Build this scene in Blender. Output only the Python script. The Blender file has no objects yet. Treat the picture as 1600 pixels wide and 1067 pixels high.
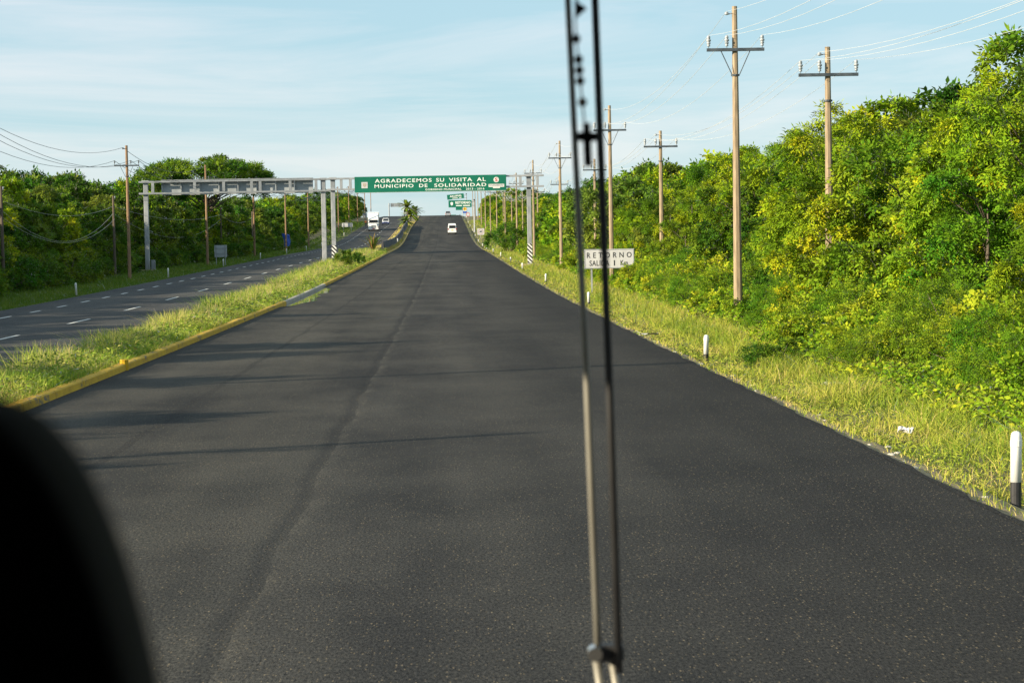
import bpy, bmesh, math, random
import numpy as np
from mathutils import Vector, Matrix

rnd = random.Random(7)
R = math.radians
S = bpy.context.scene
C = S.collection

# ------------------------------------------------------------------ camera
EYE = 2.7
cam_d = bpy.data.cameras.new('camera')
cam = bpy.data.objects.new('camera', cam_d)
C.objects.link(cam)
cam_d.sensor_width = 36.0
cam_d.lens = 75.0
cam_d.clip_start = 0.02
cam_d.clip_end = 6000
cam_d.dof.use_dof = True
cam_d.dof.focus_distance = 110.0
cam_d.dof.aperture_fstop = 13.0
cam.matrix_world = (Matrix.Translation((0, 0, EYE)) @ Matrix.Rotation(R(-1.74), 4, 'Z')
                    @ Matrix.Rotation(R(90 - 2.67), 4, 'X') @ Matrix.Rotation(R(-1.0), 4, 'Z'))
S.camera = cam

# ------------------------------------------------------------------ sky and sun
SUN_EL, SUN_BACK = R(19.5), R(23)          # sun stands to the left, a little behind the camera
to_sun = Vector((-math.cos(SUN_BACK) * math.cos(SUN_EL), -math.sin(SUN_BACK) * math.cos(SUN_EL), math.sin(SUN_EL)))
W = bpy.data.worlds.new('World')
S.world = W
W.use_nodes = True
wn, wl = W.node_tree.nodes, W.node_tree.links
wn.clear()
sky = wn.new('ShaderNodeTexSky')
sky.sky_type = 'NISHITA'
sky.sun_disc = False
sky.sun_elevation = SUN_EL
sky.sun_rotation = math.atan2(to_sun.x, to_sun.y) % (2 * math.pi)
sky.air_density = 1.0
sky.dust_density = 0.2
sky.ozone_density = 2.5
tc = wn.new('ShaderNodeTexCoord')
mp = wn.new('ShaderNodeMapping')
mp.inputs['Scale'].default_value = (2.2, 2.2, 17.0)
mp.inputs['Rotation'].default_value = (R(2), R(3), 0)
nz = wn.new('ShaderNodeTexNoise')
nz.inputs['Scale'].default_value = 1.7
nz.inputs['Detail'].default_value = 6
nz.inputs['Roughness'].default_value = 0.6
nz.inputs['Distortion'].default_value = 0.6
rp = wn.new('ShaderNodeValToRGB')
rp.color_ramp.elements[0].position = 0.40
rp.color_ramp.elements[0].color = (2.9, 4.35, 5.0, 1)
rp.color_ramp.elements[1].position = 0.64
rp.color_ramp.elements[1].color = (4.75, 5.2, 5.55, 1)
mx = wn.new('ShaderNodeMix')
mx.data_type = 'RGBA'
mx.inputs[0].default_value = 0.78     # thin sunlit veil of cloud over the clear sky, in the sky texture's own units
bg = wn.new('ShaderNodeBackground')
bg.inputs['Strength'].default_value = 0.078
wo = wn.new('ShaderNodeOutputWorld')
wl.new(tc.outputs['Generated'], mp.inputs['Vector'])
wl.new(mp.outputs['Vector'], nz.inputs['Vector'])
wl.new(nz.outputs['Fac'], rp.inputs['Fac'])
wl.new(rp.outputs['Color'], mx.inputs[7])
wl.new(sky.outputs['Color'], mx.inputs[6])
wl.new(mx.outputs[2], bg.inputs['Color'])
wl.new(bg.outputs['Background'], wo.inputs['Surface'])

sun_d = bpy.data.lights.new('sun', 'SUN')
sun_d.energy = 5.0
sun_d.angle = R(0.53)
sun_d.color = (1.0, 0.86, 0.63)
sun = bpy.data.objects.new('sun', sun_d)
C.objects.link(sun)
sun.rotation_mode = 'QUATERNION'
sun.rotation_quaternion = (-to_sun).to_track_quat('-Z', 'Y')
sun.location = (-60, -30, 60)

S.view_settings.view_transform = 'Standard'
S.view_settings.look = 'None'
S.view_settings.exposure = 1.08
S.view_settings.gamma = 1.0
S.view_settings.use_curve_mapping = False
S.render.engine = 'CYCLES'
S.cycles.max_bounces = 6
S.cycles.transparent_max_bounces = 6

# ------------------------------------------------------------------ materials
MATS = {}
def nodes_of(name):
    m = bpy.data.materials.new(name)
    m.use_nodes = True
    nt = m.node_tree
    return m, nt.nodes, nt.links, nt.nodes['Principled BSDF']

def ramp(n, stops):
    r = n.new('ShaderNodeValToRGB')
    els = r.color_ramp.elements
    while len(els) < len(stops):
        els.new(0.5)
    for e, (p, c) in zip(els, stops):
        e.position = p
        e.color = (*c, 1)
    return r

def noise(n, l, scale, detail=4, stretch=None, coord='Object', rough=0.5):
    t = n.new('ShaderNodeTexCoord')
    m = n.new('ShaderNodeMapping')
    if stretch:
        m.inputs['Scale'].default_value = stretch
    z = n.new('ShaderNodeTexNoise')
    z.inputs['Scale'].default_value = scale
    z.inputs['Detail'].default_value = detail
    z.inputs['Roughness'].default_value = rough
    l.new(t.outputs[coord], m.inputs['Vector'])
    l.new(m.outputs['Vector'], z.inputs['Vector'])
    return z

def mixc(n, l, fac, a, b, mode='MIX'):
    m = n.new('ShaderNodeMix')
    m.data_type = 'RGBA'
    m.blend_type = mode
    for sock, v in ((m.inputs[0], fac), (m.inputs[6], a), (m.inputs[7], b)):
        if hasattr(v, 'is_linked') or hasattr(v, 'links'):
            l.new(v, sock)
        elif isinstance(v, (int, float)):
            sock.default_value = v
        else:
            sock.default_value = (*v, 1)
    return m.outputs[2]

def mottled(name, c1, c2, scale=3.0, rough=0.7, metal=0.0, stretch=None, bump=0.0):
    m, n, l, b = nodes_of(name)
    z = noise(n, l, scale, 5, stretch)
    r = ramp(n, [(0.32, c1), (0.68, c2)])
    l.new(z.outputs['Fac'], r.inputs['Fac'])
    l.new(r.outputs['Color'], b.inputs['Base Color'])
    b.inputs['Roughness'].default_value = rough
    b.inputs['Metallic'].default_value = metal
    if bump:
        bp = n.new('ShaderNodeBump')
        bp.inputs['Strength'].default_value = bump
        bp.inputs['Distance'].default_value = 0.02
        l.new(z.outputs['Fac'], bp.inputs['Height'])
        l.new(bp.outputs['Normal'], b.inputs['Normal'])
    MATS[name] = m
    return m

def leaf_mat(name, stops, transl=0.28, gloss=0.07, hue=0.02):
    m, n, l, b = nodes_of(name)
    n.remove(b)
    out = n['Material Output']
    at = n.new('ShaderNodeAttribute')
    at.attribute_name = 'tint'
    oi = n.new('ShaderNodeObjectInfo')
    r = ramp(n, stops)
    l.new(at.outputs['Fac'], r.inputs['Fac'])
    hs = n.new('ShaderNodeHueSaturation')
    mr = n.new('ShaderNodeMapRange')
    mr.inputs['To Min'].default_value = 0.5 - hue
    mr.inputs['To Max'].default_value = 0.5 + hue
    l.new(oi.outputs['Random'], mr.inputs['Value'])
    l.new(mr.outputs['Result'], hs.inputs['Hue'])
    l.new(r.outputs['Color'], hs.inputs['Color'])
    d = n.new('ShaderNodeBsdfDiffuse')
    t = n.new('ShaderNodeBsdfTranslucent')
    g = n.new('ShaderNodeBsdfGlossy')
    g.inputs['Roughness'].default_value = 0.42
    g.inputs['Color'].default_value = (0.45, 0.45, 0.42, 1)
    m1 = n.new('ShaderNodeMixShader')
    m1.inputs['Fac'].default_value = transl
    fr = n.new('ShaderNodeLayerWeight')
    fr.inputs['Blend'].default_value = gloss
    m2 = n.new('ShaderNodeMixShader')
    l.new(hs.outputs['Color'], d.inputs['Color'])
    l.new(hs.outputs['Color'], t.inputs['Color'])
    l.new(d.outputs[0], m1.inputs[1])
    l.new(t.outputs[0], m1.inputs[2])
    l.new(fr.outputs['Fresnel'], m2.inputs['Fac'])
    l.new(m1.outputs[0], m2.inputs[1])
    l.new(g.outputs[0], m2.inputs[2])
    l.new(m2.outputs[0], out.inputs['Surface'])
    MATS[name] = m
    return m

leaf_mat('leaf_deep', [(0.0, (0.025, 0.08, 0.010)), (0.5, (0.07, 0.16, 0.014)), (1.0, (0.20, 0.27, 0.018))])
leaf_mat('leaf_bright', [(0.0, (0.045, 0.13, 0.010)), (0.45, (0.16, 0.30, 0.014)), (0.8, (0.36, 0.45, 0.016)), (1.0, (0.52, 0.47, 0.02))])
leaf_mat('leaf_olive', [(0.0, (0.06, 0.115, 0.016)), (0.5, (0.13, 0.205, 0.026)), (1.0, (0.25, 0.29, 0.035))])
leaf_mat('leaf_weed', [(0.0, (0.07, 0.18, 0.012)), (0.5, (0.20, 0.33, 0.018)), (1.0, (0.46, 0.48, 0.03))])
leaf_mat('grass_dry', [(0.0, (0.18, 0.27, 0.03)), (0.35, (0.35, 0.40, 0.05)), (0.7, (0.52, 0.47, 0.10)), (1.0, (0.56, 0.43, 0.20))], 0.3, 0.08, 0.0)
leaf_mat('grass_lush', [(0.0, (0.12, 0.23, 0.025)), (0.4, (0.29, 0.39, 0.045)), (0.75, (0.52, 0.52, 0.12)), (1.0, (0.60, 0.44, 0.24))], 0.35, 0.08, 0.0)
leaf_mat('grass_verge_shaded', [(0.0, (0.06, 0.14, 0.015)), (0.5, (0.12, 0.20, 0.025)), (1.0, (0.24, 0.26, 0.05))], 0.3, 0.08, 0.0)  # greens darkened to carry the shade of the left tree belt
mottled('bark', (0.07, 0.055, 0.04), (0.15, 0.12, 0.09), 6, 0.9, stretch=(3, 3, 0.6), bump=0.5)
mottled('soil', (0.07, 0.075, 0.03), (0.15, 0.13, 0.055), 0.7, 0.95)
mottled('pole_concrete', (0.20, 0.15, 0.095), (0.36, 0.275, 0.18), 2.5, 0.85, stretch=(4, 4, 0.7))
mottled('pole_wood', (0.17, 0.105, 0.06), (0.30, 0.19, 0.11), 3, 0.9, stretch=(6, 6, 0.5))
mottled('pole_dark', (0.06, 0.045, 0.035), (0.13, 0.10, 0.075), 3, 0.9, stretch=(6, 6, 0.5))
mottled('steel_dark', (0.05, 0.065, 0.08), (0.10, 0.12, 0.14), 4, 0.55, 0.3)
mottled('porcelain', (0.24, 0.27, 0.30), (0.38, 0.41, 0.44), 8, 0.25)
mottled('galvanised', (0.28, 0.30, 0.32), (0.40, 0.41, 0.43), 3, 0.5, 0.25, stretch=(1, 1, 0.5))
mottled('galvanised_mid', (0.20, 0.22, 0.24), (0.30, 0.32, 0.34), 2, 0.5, 0.2)
mottled('galvanised_old', (0.20, 0.22, 0.24), (0.30, 0.32, 0.34), 2, 0.55, 0.25)
mottled('panel_back', (0.27, 0.30, 0.32), (0.38, 0.41, 0.43), 1.2, 0.5, 0.15)
mottled('concrete', (0.34, 0.30, 0.25), (0.48, 0.43, 0.36), 2, 0.9, bump=0.3)
mottled('footing', (0.30, 0.20, 0.13), (0.46, 0.33, 0.22), 3, 0.9, bump=0.3)
mottled('barrier_concrete_shaded', (0.03, 0.035, 0.045), (0.09, 0.09, 0.10), 0.9, 0.85, stretch=(1, 0.15, 1))  # near-black concrete: the shade on its side is put into the colour
mottled('sign_green', (0.002, 0.125, 0.075), (0.004, 0.165, 0.098), 0.6, 0.4)
mottled('sign_white', (0.66, 0.67, 0.66), (0.78, 0.78, 0.76), 1.5, 0.5)
mottled('sign_board_white', (0.50, 0.50, 0.52), (0.60, 0.60, 0.61), 2.0, 0.5)
mottled('letter_white', (0.78, 0.80, 0.78), (0.86, 0.87, 0.85), 2, 0.45)
mottled('letter_black', (0.012, 0.013, 0.016), (0.03, 0.03, 0.033), 6, 0.5)
mottled('red_paint', (0.42, 0.03, 0.03), (0.52, 0.05, 0.05), 5, 0.5)
mottled('faded_red', (0.36, 0.20, 0.20), (0.46, 0.28, 0.27), 5, 0.6)
mottled('orange_cloth', (0.62, 0.14, 0.03), (0.75, 0.2, 0.05), 9, 0.85)
mottled('trouser_cloth', (0.02, 0.025, 0.04), (0.05, 0.055, 0.08), 9, 0.9)
mottled('skin', (0.22, 0.12, 0.08), (0.28, 0.16, 0.11), 12, 0.6)
mottled('yellow_sign', (0.70, 0.42, 0.02), (0.8, 0.5, 0.03), 4, 0.5)
mottled('blue_plastic', (0.02, 0.07, 0.35), (0.03, 0.1, 0.45), 2, 0.5)
mottled('white_paint', (0.66, 0.67, 0.66), (0.80, 0.80, 0.78), 3, 0.5)
mottled('black_paint', (0.012, 0.012, 0.014), (0.03, 0.03, 0.033), 4, 0.55)
mottled('road_paint', (0.42, 0.42, 0.40), (0.66, 0.66, 0.62), 5, 0.8)
mottled('yellow_road_paint', (0.45, 0.30, 0.08), (0.60, 0.42, 0.10), 1.5, 0.85)
mottled('rubber', (0.012, 0.012, 0.012), (0.03, 0.03, 0.03), 8, 0.8)
mottled('car_white', (0.72, 0.73, 0.72), (0.78, 0.78, 0.77), 1, 0.25)
mottled('car_silver', (0.42, 0.43, 0.45), (0.5, 0.51, 0.52), 1, 0.3, 0.4)
mottled('car_blue', (0.02, 0.05, 0.2), (0.03, 0.07, 0.26), 1, 0.3)
mottled('car_red', (0.3, 0.02, 0.03), (0.38, 0.03, 0.04), 1, 0.35)
mottled('trailer_side', (0.36, 0.38, 0.40), (0.46, 0.47, 0.48), 0.6, 0.4)
mottled('car_glass', (0.012, 0.015, 0.02), (0.025, 0.03, 0.035), 1, 0.08)
mottled('lamp_red', (0.4, 0.02, 0.02), (0.5, 0.03, 0.03), 4, 0.2)
mottled('lamp_clear', (0.7, 0.7, 0.68), (0.8, 0.8, 0.78), 4, 0.15)
mottled('chrome', (0.5, 0.5, 0.5), (0.65, 0.65, 0.65), 2, 0.2, 0.9)
mottled('seat_cloth', (0.003, 0.003, 0.003), (0.006, 0.0055, 0.005), 60, 0.95)
mottled('cab_dark', (0.02, 0.02, 0.022), (0.035, 0.035, 0.037), 5, 0.8)
mottled('bus_skin', (0.5, 0.5, 0.5), (0.6, 0.6, 0.6), 1, 0.4)
mottled('wiper_black', (0.010, 0.010, 0.011), (0.02, 0.02, 0.021), 20, 0.6)
mottled('wiper_grey', (0.20, 0.19, 0.16), (0.28, 0.27, 0.23), 12, 0.45, 0.2)
mottled('bead_black', (0.006, 0.005, 0.005), (0.015, 0.012, 0.01), 30, 0.35)
mottled('cable_light', (0.40, 0.42, 0.43), (0.52, 0.53, 0.54), 1, 0.5)
mottled('cable_dark', (0.06, 0.065, 0.07), (0.10, 0.105, 0.11), 1, 0.6)
mottled('cable_dim', (0.22, 0.23, 0.22), (0.30, 0.31, 0.30), 1, 0.5)
mottled('cable_mid', (0.34, 0.35, 0.35), (0.45, 0.46, 0.46), 1, 0.5)
mottled('paper', (0.42, 0.41, 0.37), (0.62, 0.61, 0.57), 6, 0.8)
mottled('limestone', (0.38, 0.34, 0.27), (0.6, 0.56, 0.47), 5, 0.95, bump=0.4)

mottled('dry_gravel', (0.16, 0.12, 0.06), (0.36, 0.27, 0.15), 5, .95, bump=.6)
mottled('dry_earth', (0.12, 0.11, 0.06), (0.42, 0.31, 0.14), .8, .95)
# kerb paint: yellow, chipped and dirty
m, n, l, b = nodes_of('kerb_paint')
z = noise(n, l, 3.0, 8, (1, .5, 1), 'Object', 0.72)
r_ = ramp(n, [(0.37, (0.13, 0.115, 0.08)), (0.43, (0.48, 0.28, 0.006)), (0.7, (0.66, 0.41, 0.008))])
l.new(z.outputs['Fac'], r_.inputs['Fac'])
l.new(r_.outputs['Color'], b.inputs['Base Color'])
b.inputs['Roughness'].default_value = 0.8
MATS['kerb_paint'] = m

def asphalt(name, c_dark, c_light, seam=None, fleck=0.6):
    m, n, l, b = nodes_of(name)
    geo = n.new('ShaderNodeNewGeometry')
    sep = n.new('ShaderNodeSeparateXYZ')
    l.new(geo.outputs['Position'], sep.inputs[0])
    z1 = noise(n, l, 0.55, 5, (1.0, 0.055, 1.0))               # wheel tracks and paver streaks along the road
    z2 = noise(n, l, 0.32, 6, (1, 0.6, 1), rough=0.65)
    r1 = ramp(n, [(0.39, c_dark), (0.60, c_light)])
    ad = n.new('ShaderNodeMath'); ad.operation = 'ADD'
    ml = n.new('ShaderNodeMath'); ml.operation = 'MULTIPLY'; ml.inputs[1].default_value = 0.5
    l.new(z1.outputs['Fac'], ad.inputs[0]); l.new(z2.outputs['Fac'], ad.inputs[1])
    l.new(ad.outputs[0], ml.inputs[0]); l.new(ml.outputs[0], r1.inputs['Fac'])
    col = r1.outputs['Color']
    if seam is not None:
        zw = noise(n, l, 0.25, 4, (0.001, 1, 1))
        off = n.new('ShaderNodeMath'); off.operation = 'MULTIPLY_ADD'
        off.inputs[1].default_value = 0.35
        l.new(zw.outputs['Fac'], off.inputs[0]); l.new(sep.outputs['X'], off.inputs[2])
        # older, greyer mat to the left of the joint; a dark bleed line and a raw lighter lip at the joint
        rs = n.new('ShaderNodeMapRange')
        rs.inputs['From Min'].default_value = seam - 1.2
        rs.inputs['From Max'].default_value = seam + 0.18
        l.new(off.outputs[0], rs.inputs['Value'])
        rr = ramp(n, [(0.0, (1.14, 1.12, 1.06)), (0.80, (1.08, 1.07, 1.04)), (0.90, (0.70, 0.71, 0.74)), (0.96, (0.82, 0.82, 0.82)), (1.0, (1.0, 1.0, 1.0))])
        l.new(rs.outputs['Result'], rr.inputs['Fac'])
        col = mixc(n, l, 1.0, col, rr.outputs['Color'], 'MULTIPLY')
        lip = n.new('ShaderNodeMapRange')
        lip.inputs['From Min'].default_value = seam + 0.14
        lip.inputs['From Max'].default_value = seam + 0.34
        lip.inputs['To Min'].default_value = 1.0
        lip.inputs['To Max'].default_value = 0.0
        l.new(off.outputs[0], lip.inputs['Value'])
        gt = n.new('ShaderNodeMath'); gt.operation = 'GREATER_THAN'; gt.inputs[1].default_value = seam + 0.15
        l.new(off.outputs[0], gt.inputs[0])
        zl = noise(n, l, 2.0, 5, (1, 0.4, 1), rough=0.7)
        rl = ramp(n, [(0.42, (0, 0, 0)), (0.66, (0.75, 0.75, 0.75))])
        l.new(zl.outputs['Fac'], rl.inputs['Fac'])
        f1 = n.new('ShaderNodeMath'); f1.operation = 'MULTIPLY'
        f2 = n.new('ShaderNodeMath'); f2.operation = 'MULTIPLY'
        l.new(lip.outputs['Result'], f1.inputs[0]); l.new(gt.outputs[0], f1.inputs[1])
        l.new(f1.outputs[0], f2.inputs[0]); l.new(rl.outputs['Color'], f2.inputs[1])
        col = mixc(n, l, f2.outputs[0], col, (0.085, 0.08, 0.07))
    if seam is not None:
        fr_ = n.new('ShaderNodeMapRange')
        fr_.inputs['From Min'].default_value = 0.2; fr_.inputs['From Max'].default_value = 4.2
        fr_.inputs['To Min'].default_value = 0.0; fr_.inputs['To Max'].default_value = 0.62
        l.new(sep.outputs['X'], fr_.inputs['Value'])
        col = mixc(n, l, fr_.outputs['Result'], col, (0.0105, 0.0108, 0.0118))
        ab = n.new('ShaderNodeMath'); ab.operation = 'COMPARE'; ab.inputs[1].default_value = -4.25; ab.inputs[2].default_value = .07
        l.new(off.outputs[0], ab.inputs[0])
        hf = n.new('ShaderNodeMath'); hf.operation = 'MULTIPLY'; hf.inputs[1].default_value = .4
        l.new(ab.outputs[0], hf.inputs[0])
        col = mixc(n, l, hf.outputs[0], col, (0.012, 0.012, 0.013))
    # stone flecks in the mat
    t = n.new('ShaderNodeTexCoord')
    vo = n.new('ShaderNodeTexVoronoi'); vo.inputs['Scale'].default_value = 52
    vm = n.new('ShaderNodeMapping'); vm.inputs['Scale'].default_value = (1, .3, 1)
    l.new(t.outputs['Object'], vm.inputs['Vector'])
    l.new(vm.outputs['Vector'], vo.inputs['Vector'])
    sc = n.new('ShaderNodeSeparateColor')
    l.new(vo.outputs['Color'], sc.inputs[0])
    rv = ramp(n, [(0.74, (0, 0, 0)), (1.0, (fleck * 1.3, fleck * 1.3, fleck * 1.3))])
    l.new(sc.outputs[0], rv.inputs['Fac'])
    ds = ramp(n, [(0.25, (1, 1, 1)), (0.42, (0, 0, 0))])
    l.new(vo.outputs['Distance'], ds.inputs['Fac'])
    f3 = n.new('ShaderNodeMath'); f3.operation = 'MULTIPLY'
    l.new(rv.outputs['Color'], f3.inputs[0]); l.new(ds.outputs['Color'], f3.inputs[1])
    col = mixc(n, l, f3.outputs[0], col, (0.17, 0.14, 0.095))
    fine = noise(n, l, 44, 4, (1, .35, 1), rough=0.8)
    rf = ramp(n, [(0.36, (0.25, 0.25, 0.26)), (0.66, (1.95, 1.86, 1.7))])
    l.new(fine.outputs['Fac'], rf.inputs['Fac'])
    col = mixc(n, l, 1.0, col, rf.outputs['Color'], 'MULTIPLY')
    l.new(col, b.inputs['Base Color'])
    b.inputs['Roughness'].default_value = 0.9
    b.inputs['Specular IOR Level'].default_value = 0.14
    bp = n.new('ShaderNodeBump'); bp.inputs['Strength'].default_value = 0.7; bp.inputs['Distance'].default_value = 0.012
    l.new(fine.outputs['Fac'], bp.inputs['Height'])
    l.new(bp.outputs['Normal'], b.inputs['Normal'])
    MATS[name] = m
asphalt('asphalt_new', (0.0175, 0.0182, 0.0200), (0.0475, 0.0472, 0.0455), seam=-1.5)
asphalt('asphalt_old', (0.042, 0.044, 0.048), (0.068, 0.069, 0.071), fleck=0.25)

m, n, l, b = nodes_of('water')
b.inputs['Base Color'].default_value = (0.03, 0.032, 0.025, 1)
b.inputs['Roughness'].default_value = 0.03
z = noise(n, l, 3, 3)
bp = n.new('ShaderNodeBump'); bp.inputs['Strength'].default_value = 0.05; bp.inputs['Distance'].default_value = 0.01
l.new(z.outputs['Fac'], bp.inputs['Height']); l.new(bp.outputs['Normal'], b.inputs['Normal'])
MATS['water'] = m

# diagonal black and white hazard bands
m, n, l, b = nodes_of('hazard_bands')
t = n.new('ShaderNodeTexCoord'); sp = n.new('ShaderNodeSeparateXYZ')
l.new(t.outputs['Object'], sp.inputs[0])
a1 = n.new('ShaderNodeMath'); a1.operation = 'ADD'
l.new(sp.outputs['X'], a1.inputs[0]); l.new(sp.outputs['Z'], a1.inputs[1])
a2 = n.new('ShaderNodeMath'); a2.operation = 'MULTIPLY'; a2.inputs[1].default_value = 2.6
l.new(a1.outputs[0], a2.inputs[0])
a3 = n.new('ShaderNodeMath'); a3.operation = 'FRACT'; l.new(a2.outputs[0], a3.inputs[0])
a4 = n.new('ShaderNodeMath'); a4.operation = 'GREATER_THAN'; a4.inputs[1].default_value = 0.5
l.new(a3.outputs[0], a4.inputs[0])
l.new(mixc(n, l, a4.outputs[0], (0.02, 0.02, 0.022), (0.74, 0.74, 0.72)), b.inputs['Base Color'])
b.inputs['Roughness'].default_value = 0.55
MATS['hazard_bands'] = m

# ------------------------------------------------------------------ mesh helpers
class MB:
    def __init__(self):
        self.v, self.f = [], []
    def add(self, vs, fs):
        o = len(self.v)
        self.v += [tuple(v) for v in vs]
        self.f += [tuple(i + o for i in f) for f in fs]
        return self
    def box(self, x0, x1, y0, y1, z0, z1):
        vs = [(x, y, z) for z in (z0, z1) for y in (y0, y1) for x in (x0, x1)]
        return self.add(vs, [(0, 2, 3, 1), (4, 5, 7, 6), (0, 1, 5, 4), (2, 6, 7, 3), (0, 4, 6, 2), (1, 3, 7, 5)])
    def bbox(self, x0, x1, y0, y1, z0, z1, b):
        """box with chamfered edges"""
        bm = bmesh.new()
        bmesh.ops.create_cube(bm, size=1)
        for v in bm.verts:
            v.co = Vector((x0 + (v.co.x + .5) * (x1 - x0), y0 + (v.co.y + .5) * (y1 - y0), z0 + (v.co.z + .5) * (z1 - z0)))
        bmesh.ops.bevel(bm, geom=bm.edges[:], offset=b, segments=2, affect='EDGES', profile=0.5)
        bm.verts.index_update()
        self.add([v.co[:] for v in bm.verts], [[v.index for v in f.verts] for f in bm.faces])
        bm.free()
        return self
    def tube(self, pts, rads, seg=8, cap=True):
        pts = [Vector(p) for p in pts]
        if not hasattr(rads, '__len__'):
            rads = [rads] * len(pts)
        vs, fs = [], []
        ref = Vector((0, 0, 1))
        if abs((pts[-1] - pts[0]).normalized().z) > 0.8:
            ref = Vector((0, 1, 0))
        for i, p in enumerate(pts):
            d = (pts[min(i + 1, len(pts) - 1)] - pts[max(i - 1, 0)]).normalized()
            s = d.cross(ref).normalized()
            u = s.cross(d).normalized()
            for k in range(seg):
                a = 2 * math.pi * (k + .5) / seg
                vs.append(p + (s * math.cos(a) + u * math.sin(a)) * rads[i])
        for i in range(len(pts) - 1):
            for k in range(seg):
                k2 = (k + 1) % seg
                fs.append((i * seg + k, i * seg + k2, (i + 1) * seg + k2, (i + 1) * seg + k))
        if cap:
            fs.append(tuple(range(seg))[::-1])
            fs.append(tuple((len(pts) - 1) * seg + k for k in range(seg)))
        return self.add(vs, fs)
    def lathe(self, prof, cx=0, cy=0, cz=0, seg=12, axis='Z'):
        vs, fs = [], []
        for (r, h) in prof:
            for k in range(seg):
                a = 2 * math.pi * k / seg
                p = (r * math.cos(a), r * math.sin(a), h)
                if axis == 'X':
                    p = (p[2], p[0], p[1])
                elif axis == 'Y':
                    p = (p[0], p[2], p[1])
                vs.append((p[0] + cx, p[1] + cy, p[2] + cz))
        for i in range(len(prof) - 1):
            for k in range(seg):
                k2 = (k + 1) % seg
                fs.append((i * seg + k, i * seg + k2, (i + 1) * seg + k2, (i + 1) * seg + k))
        fs.append(tuple(range(seg))[::-1])
        fs.append(tuple((len(prof) - 1) * seg + k for k in range(seg)))
        return self.add(vs, fs)
    def prism(self, poly, a0, a1, axis='X', inset=None):
        """extrude a polygon; poly in (y,z) for X, (x,z) for Y, (x,y) for Z"""
        def P(p, a):
            return {'X': (a, p[0], p[1]), 'Y': (p[0], a, p[1]), 'Z': (p[0], p[1], a)}[axis]
        k = len(poly)
        vs = [P(p, a0) for p in poly] + [P(p, a1) for p in poly]
        fs = [tuple(range(k))[::-1], tuple(range(k, 2 * k))] + [(i, (i + 1) % k, k + (i + 1) % k, k + i) for i in range(k)]
        return self.add(vs, fs)
    def build(self, name, mat, parent=None, smooth=False, loc=None, bevel=0):
        me = bpy.data.meshes.new(name)
        me.from_pydata(self.v, [], self.f)
        if bevel:
            bm = bmesh.new(); bm.from_mesh(me)
            bmesh.ops.recalc_face_normals(bm, faces=bm.faces)
            bmesh.ops.bevel(bm, geom=bm.edges[:], offset=bevel, segments=2, affect='EDGES', profile=0.5)
            bm.to_mesh(me); bm.free()
        else:
            bm = bmesh.new(); bm.from_mesh(me)
            bmesh.ops.recalc_face_normals(bm, faces=bm.faces)
            bm.to_mesh(me); bm.free()
        me.update()
        if smooth:
            me.shade_smooth()
        return link(name, me, mat, parent, loc)

def link(name, me, mat, parent=None, loc=None):
    if mat is not None and not me.materials:
        me.materials.append(MATS[mat])
    o = bpy.data.objects.new(name, me)
    C.objects.link(o)
    if parent is not None:
        o.parent = parent
    if loc is not None:
        o.location = loc
    return o

def tag(o, label, cat, group=None):
    o['label'] = label
    o['category'] = cat
    if group:
        o['group'] = group
    return o

def thing(name, label, cat, loc=(0, 0, 0), rz=0.0, group=None):
    o = bpy.data.objects.new(name, None)
    o.empty_display_size = 0.2
    C.objects.link(o)
    o.location = loc
    o.rotation_euler = (0, 0, rz)
    return tag(o, label, cat, group)

def dup(root, loc, rz=0.0, scale=1.0, label=None, group=None):
    r = root.copy(); C.objects.link(r)
    r.location = loc; r.rotation_euler = (0, 0, rz)
    r.scale = (scale, scale, scale) if not hasattr(scale, '__len__') else scale
    if label: r['label'] = label
    if group: r['group'] = group
    for ch in root.children:
        c = ch.copy(); C.objects.link(c); c.parent = r
        for g in ch.children:
            d = g.copy(); C.objects.link(d); d.parent = c
    return r

def np_mesh(name, verts, faces, tint=None):
    """verts (N,3), faces (M,4) quads, tint (M,) face attribute"""
    me = bpy.data.meshes.new(name)
    n_v, n_f, k = len(verts), len(faces), faces.shape[1]
    me.vertices.add(n_v)
    me.vertices.foreach_set('co', np.ascontiguousarray(verts, dtype=np.float32).ravel())
    me.loops.add(n_f * k)
    me.loops.foreach_set('vertex_index', np.ascontiguousarray(faces, dtype=np.int32).ravel())
    me.polygons.add(n_f)
    me.polygons.foreach_set('loop_start', np.arange(0, n_f * k, k, dtype=np.int32))
    me.polygons.foreach_set('loop_total', np.full(n_f, k, dtype=np.int32))
    if tint is not None:
        a = me.attributes.new('tint', 'FLOAT', 'FACE')
        a.data.foreach_set('value', np.ascontiguousarray(tint, dtype=np.float32))
    me.update(calc_edges=True)
    return me

# ------------------------------------------------------------------ lie of the land
PROF = [(-80, 0), (60, 0), (110, 0.12), (172, .58), (202, .84), (233, 1.1), (276, 1.45), (337, 1.85), (376, 2.25), (425, 3.2),
        (473, 4.7), (526, 6.4), (608, 8.75), (700, 11.4), (760, 12.6), (820, 12.9), (900, 12.0), (1000, 9.5), (1300, 2), (1800, -4), (3000, -6)]
_px = np.array([p[0] for p in PROF], float); _pz = np.array([p[1] for p in PROF], float)
_ys = np.arange(-80, 3001, 2.0)
_zs = np.interp(_ys, _px, _pz)
_k = np.exp(-0.5 * (np.arange(-15, 16) / 6.0) ** 2); _k /= _k.sum()
_zs = np.convolve(np.pad(_zs, 15, mode='edge'), _k, 'valid')
def road_z(y):
    return np.interp(y, _ys, _zs)
def left_off(y):
    return np.interp(y, [0, 90, 300], [-0.32, -0.32, 0.0])
def kerb_x(y):
    return np.interp(y, [0, 60, 230, 520], [-7.1, -7.12, -7.3, -8.4])
EDGE_R, EDGE_L = 5.3, -21.5
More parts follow.
